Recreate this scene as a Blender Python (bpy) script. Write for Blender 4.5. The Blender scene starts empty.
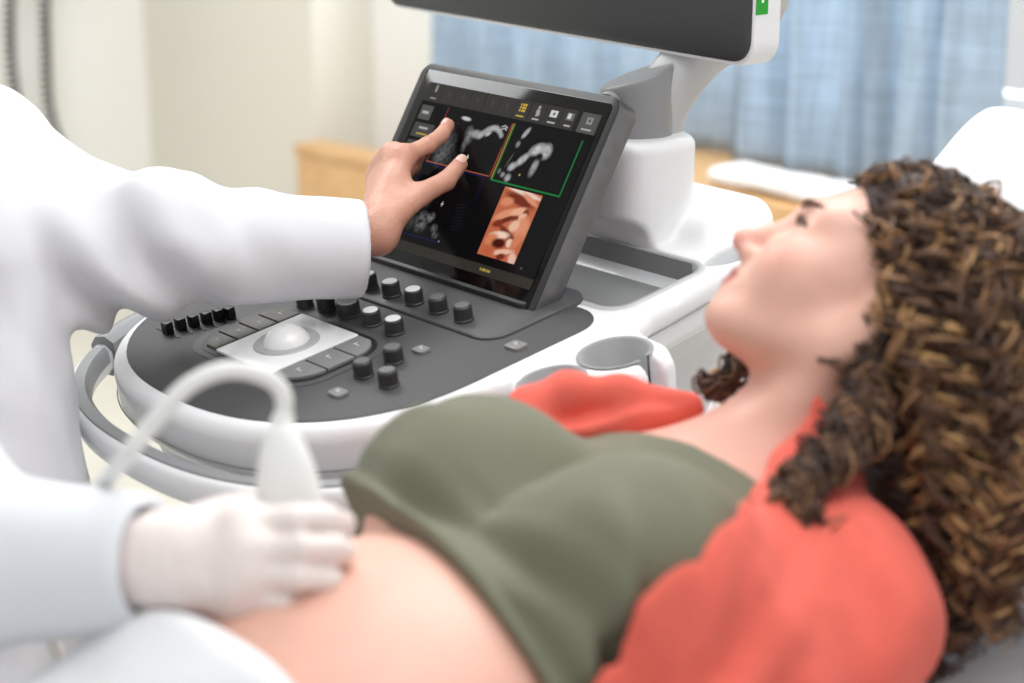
import bpy, math, random
import numpy as np
from mathutils import Vector, Matrix

random.seed(7)
RNG = np.random.default_rng(7)
S = bpy.context.scene
COL = S.collection
PI = math.pi

# ------------------------------------------------------------------ camera
FPX = 1800.0
PITCH = math.radians(17.6)
CAM_H = 1.55
cam_d = bpy.data.cameras.new('camera')
cam_d.lens = 36.0 * FPX / 1024.0
cam_d.sensor_width = 36.0
cam_d.clip_start = 0.05
cam_d.dof.use_dof = True
cam_d.dof.focus_distance = 1.90
cam_d.dof.aperture_fstop = 2.8
cam_d.dof.aperture_blades = 0
cam = bpy.data.objects.new('camera', cam_d)
COL.objects.link(cam)
cam.location = (0, 0, CAM_H)
cam.rotation_euler = (PI / 2 - PITCH, 0, 0)
S.camera = cam

# ------------------------------------------------------------------ world, lights, exposure
S.view_settings.view_transform = 'Standard'
S.view_settings.look = 'None'
S.view_settings.gamma = 1.0
S.view_settings.use_curve_mapping = False
S.view_settings.exposure = -0.13
W = bpy.data.worlds.new('world'); S.world = W
W.use_nodes = True
bg = W.node_tree.nodes['Background']
bg.inputs[0].default_value = (0.97, 0.99, 1.0, 1)
bg.inputs[1].default_value = 0.82


def area_light(name, loc, sx, sy, power, rot=(0, 0, 0), color=(1, 1, 1)):
    l = bpy.data.lights.new(name, 'AREA'); l.shape = 'RECTANGLE'
    l.size = sx; l.size_y = sy; l.energy = power; l.color = color
    o = bpy.data.objects.new(name, l); COL.objects.link(o)
    o.location = loc; o.rotation_euler = rot
    return o


area_light('ceiling_panel_light', (-1.15, 3.25, 2.68), 1.2, 1.2, 43, color=(0.97, 0.985, 1.0))
area_light('ceiling_panel_light.002', (0.60, 2.60, 2.68), 1.2, 1.2, 40, color=(0.97, 0.985, 1.0))
area_light('ceiling_panel_light.001', (0.35, 1.0, 2.68), 1.2, 1.2, 20, color=(0.97, 0.985, 1.0))

_wn = np.array([math.cos(math.radians(41.3)), math.sin(math.radians(41.3))])
area_light('window_daylight', (0.35 + _wn[0] * 0.5, 4.05 + _wn[1] * 0.5, 1.75), 1.7, 1.5, 60, (PI / 2, 0, PI + math.radians(41.3) - PI / 2), (0.95, 0.98, 1.0))

# ------------------------------------------------------------------ camera maths (pixel + depth -> place)
CA, SA = math.cos(PITCH), math.sin(PITCH)
CR = np.array([1.0, 0, 0]); CF = np.array([0, CA, -SA]); CU = np.array([0, SA, CA])
CC = np.array([0, 0, CAM_H])


def ray(u, v):
    return CR * (u - 512) / FPX + CU * (341.5 - v) / FPX + CF


def at(u, v, z):
    return CC + ray(u, v) * z


def onplane(u, v, o, n):
    d = ray(u, v)
    return CC + d * (((np.asarray(o) - CC) @ n) / (d @ n))


AZ = math.radians(41.3)
r_ = np.array([math.sin(AZ), -math.cos(AZ), 0])      # operator's right
f_ = np.array([math.cos(AZ), math.sin(AZ), 0])       # operator's forward
z_ = np.array([0, 0, 1.0])
TILT = math.radians(9)
p_ = f_ * math.cos(TILT) + z_ * math.sin(TILT)
n_ = -f_ * math.sin(TILT) + z_ * math.cos(TILT)
PO = at(284, 345, 1.83)                              # trackball centre on the control deck


def P(a, b, h=0.0):
    return PO + r_ * a + p_ * b + n_ * h


def pan(u, v, h=0.0):
    q = onplane(u, v, PO + n_ * h, n_) - PO
    return q @ r_, q @ p_


def nz(v):
    v = np.asarray(v, float)
    return v / np.linalg.norm(v)


# ------------------------------------------------------------------ materials
MATS = {}


def mat(name, col, rough=0.5, metal=0.0, spec=0.5, var=0.0, vscale=20.0, bump=0.0, bscale=200.0, sss=0.0,
        coat=0.0, emit=None, estr=0.0, attr=None, sheen=0.0, trans=0.0, col2=None, detail=4.0):
    if name in MATS:
        return MATS[name]
    m = bpy.data.materials.new(name); m.use_nodes = True
    nt = m.node_tree; N = nt.nodes; L = nt.links
    b = N['Principled BSDF']
    b.inputs['Roughness'].default_value = rough
    b.inputs['Metallic'].default_value = metal
    b.inputs['Specular IOR Level'].default_value = spec
    b.inputs['Base Color'].default_value = (*col, 1)
    if sss:
        b.inputs['Subsurface Weight'].default_value = sss
        b.inputs['Subsurface Radius'].default_value = (0.02, 0.008, 0.004)
        b.inputs['Subsurface Scale'].default_value = 0.5
    if coat:
        b.inputs['Coat Weight'].default_value = coat
        b.inputs['Coat Roughness'].default_value = 0.05
    if sheen:
        b.inputs['Sheen Weight'].default_value = sheen
        b.inputs['Sheen Roughness'].default_value = 0.4
    if trans:
        b.inputs['Transmission Weight'].default_value = trans
    tc = N.new('ShaderNodeTexCoord')
    src = None
    if attr:
        a = N.new('ShaderNodeAttribute'); a.attribute_name = attr
        src = a.outputs['Color']
    if var or col2:
        no = N.new('ShaderNodeTexNoise'); no.inputs['Scale'].default_value = vscale
        no.inputs['Detail'].default_value = detail
        L.new(tc.outputs['Object'], no.inputs['Vector'])
        mx = N.new('ShaderNodeMix'); mx.data_type = 'RGBA'
        c2 = col2 if col2 else tuple(max(0, c * (1 - var)) for c in col)
        if src is not None:
            mx.blend_type = 'MULTIPLY'
            mx.inputs['Factor'].default_value = 1.0
            rp = N.new('ShaderNodeMapRange'); rp.inputs['From Min'].default_value = 0.3; rp.inputs['From Max'].default_value = 0.7
            rp.inputs['To Min'].default_value = 1 - var; rp.inputs['To Max'].default_value = 1
            L.new(no.outputs['Fac'], rp.inputs['Value'])
            L.new(src, mx.inputs[6]); L.new(rp.outputs['Result'], mx.inputs[7])
        else:
            rp = N.new('ShaderNodeMapRange'); rp.inputs['From Min'].default_value = 0.35; rp.inputs['From Max'].default_value = 0.65
            L.new(no.outputs['Fac'], rp.inputs['Value'])
            mx.inputs[6].default_value = (*col, 1); mx.inputs[7].default_value = (*c2, 1)
            L.new(rp.outputs['Result'], mx.inputs['Factor'])
        src = mx.outputs[2]
    if src is not None:
        L.new(src, b.inputs['Base Color'])
    if bump:
        n2 = N.new('ShaderNodeTexNoise'); n2.inputs['Scale'].default_value = bscale; n2.inputs['Detail'].default_value = 3
        L.new(tc.outputs['Object'], n2.inputs['Vector'])
        bp = N.new('ShaderNodeBump'); bp.inputs['Strength'].default_value = bump; bp.inputs['Distance'].default_value = 0.002
        L.new(n2.outputs['Fac'], bp.inputs['Height']); L.new(bp.outputs['Normal'], b.inputs['Normal'])
    if emit is not None:
        if emit == 'attr':
            L.new(src, b.inputs['Emission Color'])
        else:
            b.inputs['Emission Color'].default_value = (*emit, 1)
        b.inputs['Emission Strength'].default_value = estr
    MATS[name] = m
    return m


def srgb(r, g, b):
    f = lambda c: (c / 12.92 if c <= 0.04045 else ((c + 0.055) / 1.055) ** 2.4)
    return tuple(f(c / 255.0) for c in (r, g, b))


def weave_mat(name, col, transl=0.0, scale=220.0, strength=0.25, dark=0.8, rough=0.9):
    """woven cloth: two crossed wave textures vary colour and relief"""
    m = bpy.data.materials.new(name); m.use_nodes = True
    nt = m.node_tree; N = nt.nodes; L = nt.links; b = N['Principled BSDF']
    b.inputs['Roughness'].default_value = rough; b.inputs['Specular IOR Level'].default_value = 0.2
    tc = N.new('ShaderNodeTexCoord')
    mp = N.new('ShaderNodeMapping'); L.new(tc.outputs['UV'], mp.inputs['Vector'])
    fac = None
    for sc in ((scale, 6, 1), (6, scale, 1)):
        mq = N.new('ShaderNodeMapping'); mq.inputs['Scale'].default_value = sc
        L.new(tc.outputs['UV'], mq.inputs['Vector'])
        no = N.new('ShaderNodeTexNoise'); no.inputs['Scale'].default_value = 1.0; no.inputs['Detail'].default_value = 2
        L.new(mq.outputs['Vector'], no.inputs['Vector'])
        if fac is None:
            fac = no.outputs['Fac']
        else:
            ad = N.new('ShaderNodeMath'); ad.operation = 'ADD'
            L.new(fac, ad.inputs[0]); L.new(no.outputs['Fac'], ad.inputs[1]); fac = ad.outputs[0]
    rp = N.new('ShaderNodeMapRange'); rp.inputs['From Min'].default_value = 0.7; rp.inputs['From Max'].default_value = 1.3
    L.new(fac, rp.inputs['Value'])
    mx = N.new('ShaderNodeMix'); mx.data_type = 'RGBA'
    mx.inputs[6].default_value = (*[c * dark for c in col], 1); mx.inputs[7].default_value = (*col, 1)
    L.new(rp.outputs['Result'], mx.inputs['Factor'])
    L.new(mx.outputs[2], b.inputs['Base Color'])
    bp = N.new('ShaderNodeBump'); bp.inputs['Strength'].default_value = strength; bp.inputs['Distance'].default_value = 0.001
    L.new(fac, bp.inputs['Height']); L.new(bp.outputs['Normal'], b.inputs['Normal'])
    if transl:
        t = N.new('ShaderNodeBsdfTranslucent'); L.new(mx.outputs[2], t.inputs['Color'])
        ms = N.new('ShaderNodeMixShader'); ms.inputs['Fac'].default_value = transl
        L.new(b.outputs['BSDF'], ms.inputs[1]); L.new(t.outputs['BSDF'], ms.inputs[2])
        L.new(ms.outputs['Shader'], N['Material Output'].inputs['Surface'])
    return m


def wood_mat(name, c1, c2):
    m = bpy.data.materials.new(name); m.use_nodes = True
    nt = m.node_tree; N = nt.nodes; L = nt.links; b = N['Principled BSDF']
    b.inputs['Roughness'].default_value = 0.45
    tc = N.new('ShaderNodeTexCoord'); mp = N.new('ShaderNodeMapping')
    mp.inputs['Scale'].default_value = (2, 26, 26); mp.inputs['Rotation'].default_value = (0, 0, -math.atan2(r_[1], r_[0]))
    L.new(tc.outputs['Object'], mp.inputs['Vector'])
    no = N.new('ShaderNodeTexNoise'); no.inputs['Scale'].default_value = 1; no.inputs['Detail'].default_value = 6
    L.new(mp.outputs['Vector'], no.inputs['Vector'])
    cr = N.new('ShaderNodeValToRGB'); cr.color_ramp.elements[0].color = (*c1, 1); cr.color_ramp.elements[1].color = (*c2, 1)
    cr.color_ramp.elements[0].position = 0.35; cr.color_ramp.elements[1].position = 0.65
    L.new(no.outputs['Fac'], cr.inputs['Fac']); L.new(cr.outputs['Color'], b.inputs['Base Color'])
    return m


M_WHITE = mat('white_plastic', srgb(236, 237, 239), 0.32, coat=0.15)
M_WHITE2 = mat('white_plastic_satin', srgb(226, 227, 230), 0.45)
M_DECK = mat('charcoal_soft_touch', srgb(66, 66, 68), 0.55, bump=0.05, bscale=900)
M_DECK2 = mat('charcoal_plate', srgb(72, 72, 74), 0.5)
M_KNOB = mat('knob_rubber', srgb(52, 52, 54), 0.45)
M_CAPL = mat('knob_cap_light', srgb(222, 223, 224), 0.3)
M_CAPD = mat('knob_cap_dark', srgb(92, 92, 95), 0.4)
M_KEY = mat('key_warm_grey', srgb(104, 101, 95), 0.5)
M_KEY2 = mat('key_grey', srgb(124, 124, 124), 0.5)
M_MARK = mat('key_print', srgb(205, 205, 205), 0.6)
M_BLACK = mat('black_plastic', srgb(14, 14, 15), 0.45)
M_GLASS = mat('black_gloss_glass', srgb(9, 9, 10), 0.08, spec=0.3)
M_TABLET = mat('tablet_shell', srgb(44, 44, 46), 0.42)
M_TABSIDE = mat('tablet_side_metal', srgb(118, 118, 120), 0.36, metal=0.7, var=0.15, vscale=60)
M_GREY = mat('tray_grey', srgb(146, 147, 148), 0.5)
M_GREYL = mat('arm_light_grey', srgb(186, 187, 188), 0.42)
M_GREYM = mat('neck_mid_grey', srgb(140, 141, 143), 0.42)
M_MONSCR = mat('monitor_screen', srgb(54, 54, 56), 0.38)
M_GREEN = mat('green_sticker', srgb(22, 158, 40), 0.5)
M_RING = mat('trackball_ring', srgb(176, 177, 178), 0.4)
M_BALL = mat('trackball_white', srgb(240, 240, 240), 0.25, coat=0.3)
M_COAT = mat('lab_coat_cotton', srgb(226, 228, 233), 0.9, spec=0.2, bump=0.12, bscale=900)
M_SHEET = mat('white_bed_linen', srgb(232, 233, 236), 0.9, spec=0.2, bump=0.15, bscale=500)
M_OLIVE = mat('olive_jersey', srgb(110, 111, 92), 0.7, spec=0.3, sheen=0.15, bump=0.1, bscale=900)
M_CORAL = mat('coral_knit', srgb(234, 110, 96), 0.9, spec=0.15, sheen=0.1, bump=0.3, bscale=700, var=0.08, vscale=40)
M_SKIN = mat('skin_fair', srgb(226, 176, 156), 0.48, attr='tint', sss=0.12, var=0.06, vscale=45, bump=0.04, bscale=500)
M_SKIN2 = mat('skin_warm', srgb(206, 150, 128), 0.45, attr='tint', sss=0.10, var=0.10, vscale=90, bump=0.45, bscale=260)
M_GLOVE = mat('latex_glove', srgb(238, 226, 222), 0.5, sss=0.1)
M_EYE = mat('eye_surface', srgb(235, 230, 226), 0.15, attr='tint')
M_BROW = mat('eyebrow_hair', srgb(100, 70, 56), 0.8)
M_NAIL = mat('fingernail', srgb(230, 184, 170), 0.28, coat=0.2)
M_FLOOR = mat('cream_vinyl_floor', srgb(220, 216, 204), 0.5, var=0.05, vscale=3)
M_WALL = mat('white_wall_paint', srgb(240, 238, 233), 0.9, bump=0.05, bscale=150)
M_WALLB = mat('beige_wall_paint', srgb(222, 217, 205), 0.9, bump=0.05, bscale=150)
M_CEIL = mat('ceiling_paint', srgb(240, 240, 238), 0.9)
M_FRAME = mat('window_frame_white', srgb(238, 240, 240), 0.5)
M_PROBE = mat('probe_plastic', srgb(232, 232, 230), 0.4)
M_CABLE = mat('probe_cable', srgb(228, 228, 226), 0.5)
M_CORD = mat('coiled_cord_black', srgb(22, 24, 20), 0.5)
M_STEEL = mat('brushed_steel', srgb(170, 172, 175), 0.35, metal=0.9)
M_VINYL = mat('upholstery_vinyl', srgb(196, 200, 204), 0.5)
M_DARKCLOTH = mat('navy_scrubs', srgb(48, 60, 84), 0.85)
M_HAIRD = mat('dark_hair', srgb(48, 36, 30), 0.6)
M_SHOE = mat('shoe_white', srgb(220, 220, 220), 0.6)
M_WOOD = wood_mat('honey_maple', srgb(204, 158, 106), srgb(218, 178, 128))
M_CURT = weave_mat('blue_woven_curtain', srgb(196, 212, 226), transl=0.42, scale=90, dark=0.72)
M_TOWEL = mat('white_towel', srgb(240, 240, 240), 0.95, bump=0.4, bscale=300)


# ------------------------------------------------------------------ object helpers
def tag(o, label=None, cat=None, group=None, kind=None):
    if label: o['label'] = label
    if cat: o['category'] = cat
    if group: o['group'] = group
    if kind: o['kind'] = kind
    return o


def empty(name, loc, label=None, cat=None, group=None):
    o = bpy.data.objects.new(name, None); COL.objects.link(o)
    o.location = loc; o.empty_display_size = 0.1
    tag(o, label, cat, group)
    return o


BASE = {}


def wpos(o):
    b = np.zeros(3)
    while o is not None:
        b = b + np.array(o.location); o = o.parent
    return b


def mk(name, V, F, m, parent=None, smooth=True, colors=None, uvs=None, matidx=None):
    """one mesh object from world-space vertices, parented without any rotation"""
    V = np.asarray(V, float)
    off = wpos(parent) if parent is not None else np.zeros(3)
    me = bpy.data.meshes.new(name)
    me.from_pydata((V - off).tolist(), [], [tuple(int(i) for i in f) for f in F] if not isinstance(F, np.ndarray) else F.tolist())
    me.update()
    for mm in (m if isinstance(m, (list, tuple)) else [m]):
        me.materials.append(mm)
    if matidx is not None:
        me.polygons.foreach_set('material_index', np.asarray(matidx, np.int32))
    if smooth:
        me.polygons.foreach_set('use_smooth', [True] * len(me.polygons))
    if colors is not None:
        a = me.color_attributes.new('tint', 'FLOAT_COLOR', 'POINT')
        c = np.ones((len(V), 4), np.float32); c[:, :3] = colors
        a.data.foreach_set('color', c.ravel())
    if uvs is not None:
        ul = me.uv_layers.new(name='UVMap')
        li = np.zeros(len(me.loops), np.int32); me.loops.foreach_get('vertex_index', li)
        ul.data.foreach_set('uv', np.asarray(uvs, np.float32)[li].ravel())
    o = bpy.data.objects.new(name, me); COL.objects.link(o)
    if parent is not None:
        o.parent = parent
    return o


def autosmooth(o, deg=35):
    me = o.data
    me.polygons.foreach_set('use_smooth', [True] * len(me.polygons))
    me.set_sharp_from_angle(angle=math.radians(deg))
    return o


def frame_pts(o, ax, ay, az, pts):
    pts = np.asarray(pts, float)
    return np.asarray(o) + pts[:, :1] * ax + pts[:, 1:2] * ay + pts[:, 2:3] * az


def box_geo(o, ax, ay, az, x0, x1, y0, y1, z0, z1, bev=0.0):
    """box in the frame (o; ax, ay, az), chamfered on every edge when bev > 0"""
    if bev <= 0:
        pts = [(x, y, z) for z in (z0, z1) for y in (y0, y1) for x in (x0, x1)]
        F = [(0, 2, 3, 1), (4, 5, 7, 6), (0, 1, 5, 4), (2, 6, 7, 3), (0, 4, 6, 2), (1, 3, 7, 5)]
        return frame_pts(o, ax, ay, az, pts), F
    import bmesh
    bm = bmesh.new(); bmesh.ops.create_cube(bm, size=1)
    for v in bm.verts:
        v.co = Vector((x0 + (v.co.x + .5) * (x1 - x0), y0 + (v.co.y + .5) * (y1 - y0), z0 + (v.co.z + .5) * (z1 - z0)))
    bmesh.ops.bevel(bm, geom=bm.edges[:], offset=bev, segments=2, affect='EDGES', profile=0.6)
    pts = [tuple(v.co) for v in bm.verts]; bm.verts.index_update()
    F = [tuple(v.index for v in f.verts) for f in bm.faces]; bm.free()
    return frame_pts(o, ax, ay, az, pts), F


def box(name, m, parent, o, ax, ay, az, x0, x1, y0, y1, z0, z1, bev=0.0):
    V, F = box_geo(o, ax, ay, az, x0, x1, y0, y1, z0, z1, bev)
    ob = mk(name, V, F, m, parent, smooth=False)
    if bev: autosmooth(ob, 40)
    return ob


def prism_geo(o, ax, ay, az, poly, h0, h1, bev=0.0):
    """polygon (in ax, ay) extruded along az; bev chamfers the top rim"""
    poly = np.asarray(poly, float); n = len(poly)
    c = poly.mean(0)
    rings = [(poly, h0)]
    if bev > 0:
        d = poly - c; L = np.linalg.norm(d, axis=1, keepdims=True)
        rings += [(poly, h1 - bev), (poly - d / L * bev * 0.3, h1 - bev * 0.3), (poly - d / L * bev, h1)]
    else:
        rings += [(poly, h1)]
    V = []; F = []
    for (pp, h) in rings:
        V += [(x, y, h) for x, y in pp]
    for k in range(len(rings) - 1):
        for i in range(n):
            j = (i + 1) % n
            F.append((k * n + i, k * n + j, (k + 1) * n + j, (k + 1) * n + i))
    F.append(tuple(range(n - 1, -1, -1))); F.append(tuple((len(rings) - 1) * n + i for i in range(n)))
    return frame_pts(o, ax, ay, az, V), F


def prism(name, m, parent, o, ax, ay, az, poly, h0, h1, bev=0.0):
    V, F = prism_geo(o, ax, ay, az, poly, h0, h1, bev)
    ob = mk(name, V, F, m, parent, smooth=False)
    return autosmooth(ob, 35)


def lathe_geo(o, axis, prof, seg=24, knurl=0.0):
    az = nz(axis); ax = nz(np.cross(az, [0.3, 0.9, 0.1])); ay = np.cross(az, ax)
    V = []; F = []
    n = len(prof)
    for k in range(seg):
        t = 2 * PI * k / seg
        for (rr, h) in prof:
            V.append((rr * math.cos(t), rr * math.sin(t), h))
    for k in range(seg):
        k2 = (k + 1) % seg
        for i in range(n - 1):
            F.append((k * n + i, k2 * n + i, k2 * n + i + 1, k * n + i + 1))
    return frame_pts(o, ax, ay, az, V), F


def lathe(name, m, parent, o, axis, prof, seg=24, deg=35):
    V, F = lathe_geo(o, axis, prof, seg)
    return autosmooth(mk(name, V, F, m, parent), deg)


def tube_geo(pts, rad, sides=8, cap=True):
    pts = np.asarray(pts, float); n = len(pts)
    rad = np.full(n, rad) if np.isscalar(rad) else np.asarray(rad)
    T = np.gradient(pts, axis=0); T /= np.linalg.norm(T, axis=1, keepdims=True) + 1e-12
    u = np.cross(T[0], [0.2, 0.3, 0.93]); u /= np.linalg.norm(u)
    V = np.zeros((n, sides, 3)); ang = np.arange(sides) * 2 * PI / sides
    for i in range(n):
        u = u - T[i] * (u @ T[i]); u /= np.linalg.norm(u); w = np.cross(T[i], u)
        V[i] = pts[i] + rad[i] * (np.cos(ang)[:, None] * u + np.sin(ang)[:, None] * w)
    F = []
    for i in range(n - 1):
        for k in range(sides):
            k2 = (k + 1) % sides
            F.append((i * sides + k, i * sides + k2, (i + 1) * sides + k2, (i + 1) * sides + k))
    if cap:
        F.append(tuple(range(sides - 1, -1, -1))); F.append(tuple((n - 1) * sides + k for k in range(sides)))
    return V.reshape(-1, 3), F


def tube(name, m, parent, pts, rad, sides=8):
    V, F = tube_geo(pts, rad, sides)
    return mk(name, V, F, m, parent)


def spline(ctrl, n):
    """Catmull-Rom through the control points"""
    c = np.asarray(ctrl, float)
    c = np.vstack([2 * c[0] - c[1], c, 2 * c[-1] - c[-2]])
    m = len(c) - 3
    out = []
    for t in np.linspace(0, m - 1e-9, n):
        i = int(t); s = t - i
        a, b, d, e = c[i], c[i + 1], c[i + 2], c[i + 3]
        out.append(0.5 * ((2 * b) + (-a + d) * s + (2 * a - 5 * b + 4 * d - e) * s * s + (-a + 3 * b - 3 * d + e) * s ** 3))
    return np.array(out)


def closed_spline(ctrl, n):
    c = np.asarray(ctrl, float); m = len(c)
    out = []
    for t in np.linspace(0, m, n, endpoint=False):
        i = int(t); s = t - i
        a, b, d, e = c[(i - 1) % m], c[i % m], c[(i + 1) % m], c[(i + 2) % m]
        out.append(0.5 * ((2 * b) + (-a + d) * s + (2 * a - 5 * b + 4 * d - e) * s * s + (-a + 3 * b - 3 * d + e) * s ** 3))
    return np.array(out)


def rrect(x0, x1, y0, y1, rad, seg=6):
    out = []
    for cx, cy, a0 in ((x1 - rad, y1 - rad, 0), (x0 + rad, y1 - rad, 90), (x0 + rad, y0 + rad, 180), (x1 - rad, y0 + rad, 270)):
        for k in range(seg + 1):
            t = math.radians(a0 + 90 * k / seg)
            out.append((cx + rad * math.cos(t), cy + rad * math.sin(t)))
    return out


# ------------------------------------------------------------------ signed distance toolkit
def length(v): return np.sqrt((v * v).sum(-1))


def smin(a, b, k):
    h = np.maximum(k - np.abs(a - b), 0) / k
    return np.minimum(a, b) - h * h * k * 0.25


def smax(a, b, k): return -smin(-a, -b, k)


def seg(p, a, b, r0, r1=None):
    a = np.asarray(a, float); b = np.asarray(b, float); r1 = r0 if r1 is None else r1
    ab = b - a; t = np.clip(((p - a) @ ab) / (ab @ ab), 0, 1)
    return length(p - a - t[:, None] * ab) - (r0 + (r1 - r0) * t)


def chain(p, pts, rads, k=0.012):
    d = None
    for i in range(len(pts) - 1):
        e = seg(p, pts[i], pts[i + 1], rads[i], rads[i + 1])
        d = e if d is None else smin(d, e, k)
    return d


def ell(p, c, r):
    q = p - np.asarray(c, float); r = np.asarray(r, float)
    k0 = length(q / r); k1 = length(q / (r * r)) + 1e-9
    return k0 * (k0 - 1) / k1


def sph(p, c, r): return length(p - np.asarray(c, float)) - r


def sdbox(p, c, hs, rd=0.0):
    q = np.abs(p - np.asarray(c, float)) - np.asarray(hs, float) + rd
    return length(np.maximum(q, 0)) + np.minimum(q.max(-1), 0) - rd


def sdpoly(x, y, poly):
    """exact 2-D signed distance to a closed polygon"""
    poly = np.asarray(poly, float); out = np.empty(len(x))
    nxt = np.roll(poly, -1, 0)
    for s in range(0, len(x), 20000):
        X = x[s:s + 20000, None]; Y = y[s:s + 20000, None]
        ex = nxt[:, 0] - poly[:, 0]; ey = nxt[:, 1] - poly[:, 1]
        wx = X - poly[:, 0]; wy = Y - poly[:, 1]
        t = np.clip((wx * ex + wy * ey) / (ex * ex + ey * ey), 0, 1)
        dx = wx - ex * t; dy = wy - ey * t
        d = (dx * dx + dy * dy).min(1)
        c1 = (poly[:, 1] <= Y) & (nxt[:, 1] > Y); c2 = (poly[:, 1] > Y) & (nxt[:, 1] <= Y)
        cr = ex * wy - ey * wx
        wn = (c1 & (cr > 0)).sum(1) - (c2 & (cr < 0)).sum(1)
        out[s:s + 20000] = np.where(wn != 0, -1, 1) * np.sqrt(d)
    return out


NT = RNG.random((32, 32, 32))


def vnoise(p):
    """smooth value noise in [-1, 1]"""
    i = np.floor(p).astype(int); f = p - i; f = f * f * (3 - 2 * f)
    r = 0
    for dx in (0, 1):
        for dy in (0, 1):
            for dz in (0, 1):
                w = (f[:, 0] if dx else 1 - f[:, 0]) * (f[:, 1] if dy else 1 - f[:, 1]) * (f[:, 2] if dz else 1 - f[:, 2])
                r = r + w * NT[(i[:, 0] + dx) & 31, (i[:, 1] + dy) & 31, (i[:, 2] + dz) & 31]
    return r * 2 - 1


def sdf_mesh(f, lo, hi, h, slack=1.25, relax=1):
    """sparse surface nets: refine only the cells near the surface"""
    lo = np.asarray(lo, float); hi = np.asarray(hi, float)
    lev = 4
    size = h * 2 ** lev
    n = np.ceil((hi - lo) / size).astype(int) + 1
    cells = np.stack(np.meshgrid(*[np.arange(k) for k in n], indexing='ij'), -1).reshape(-1, 3)
    off = np.array([[x, y, z] for x in (0, 1) for y in (0, 1) for z in (0, 1)])
    for l in range(lev + 1):
        d = f(lo + (cells + 0.5) * size)
        cells = cells[np.abs(d) < size * 0.87 * slack + 0.002]
        if l < lev:
            cells = (cells[:, None, :] * 2 + off[None]).reshape(-1, 3); size /= 2
    K = 1 << 20
    key = lambda c: (c[:, 0].astype(np.int64) * K + c[:, 1]) * K + c[:, 2]
    cor = (cells[:, None, :] + off[None]).reshape(-1, 3)
    uk, first, inv = np.unique(key(cor), return_index=True, return_inverse=True)
    cpos = cor[first]; cv = f(lo + cpos * h); inv = inv.reshape(-1)
    val = cv[inv].reshape(-1, 8)
    act = (val.min(1) < 0) & (val.max(1) >= 0)
    cells = cells[act]; val = val[act]
    E = [(a, b) for a in range(8) for b in range(a + 1, 8) if np.abs(off[a] - off[b]).sum() == 1]
    acc = np.zeros((len(cells), 3)); cnt = np.zeros(len(cells))
    for a, b in E:
        va, vb = val[:, a], val[:, b]
        m = (va < 0) != (vb < 0)
        t = np.where(m, va / np.where(m, va - vb, 1), 0)
        acc += m[:, None] * (off[a] + t[:, None] * (off[b] - off[a])); cnt += m
    V = lo + (cells + acc / cnt[:, None]) * h
    ck = key(cells); order = np.argsort(ck); cks = ck[order]

    def find(c):
        k = key(c); i = np.clip(np.searchsorted(cks, k), 0, len(cks) - 1)
        return np.where(cks[i] == k, order[i], -1)
    neg = cv < 0
    F = []
    for ax in range(3):
        e = np.zeros(3, int); e[ax] = 1
        e1 = np.zeros(3, int); e1[(ax + 1) % 3] = 1
        e2 = np.zeros(3, int); e2[(ax + 2) % 3] = 1
        k2 = key(cpos + e); i2 = np.clip(np.searchsorted(uk, k2), 0, len(uk) - 1)
        ok = (uk[i2] == k2) & (neg != neg[i2])
        c = cpos[ok]; flip = neg[ok]
        q = np.stack([find(c - e1 - e2), find(c - e2), find(c), find(c - e1)], 1)
        g = (q >= 0).all(1); q = q[g]; flip = flip[g]
        q[~flip] = q[~flip][:, ::-1]
        F.append(q)
    F = np.vstack(F)
    tet = np.array([[1, -1, -1], [-1, -1, 1], [-1, 1, -1], [1, 1, 1]], float)
    for _ in range(relax):
        e = h * 0.5; g = np.zeros_like(V); dm = 0
        for t in tet:
            d = f(V + t * e); g += t * d[:, None]; dm = dm + d / 4
        g = g / (4 * e)
        gl = np.maximum((g * g).sum(1, keepdims=True), 0.25)
        V = V - np.clip(dm[:, None] / gl, -h, h) * g * 0.9
    return V, F


# ================================================================== THE ROOM
def WP(s, d, z): return r_ * s + f_ * d + z_ * z


def sv(u, v, d):
    """pixel -> (s, z) on the upright plane at distance d from the window side"""
    q = onplane(u, v, f_ * d, f_)
    return q @ r_, q[2]


O0 = np.zeros(3)
D_WIN = 2.95
D_BEIGE = 2.75
CEIL = 2.7


def wall_box(name, m, s0, s1, d0, d1, z0, z1, parent=None, bev=0):
    return box(name, m, parent, O0, r_, f_, z_, s0, s1, d0, d1, z0, z1, bev)


s_c1 = sv(313, 60, D_BEIGE)[0]          # outer corner between the beige wall and its return
s_c0 = sv(147, 80, D_BEIGE)[0]          # inner corner beige wall / left white wall
s_w0 = sv(428, 50, D_WIN)[0]
s_w1 = sv(1006, 60, D_WIN - .16)[0] - 0.02
z_w0 = sv(800, 97, D_WIN)[1]            # lower edge of the window opening
S_RIGHT = 1.4
tag(box('floor', M_FLOOR, None, O0, r_, f_, z_, s_c0 - 0.2, S_RIGHT, -2.2, D_WIN + 0.2, -0.1, 0.0), kind='structure')
tag(box('ceiling', M_CEIL, None, O0, r_, f_, z_, s_c0 - 0.2, S_RIGHT, -2.2, D_WIN + 0.2, CEIL, CEIL + 0.1), kind='structure')
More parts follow.
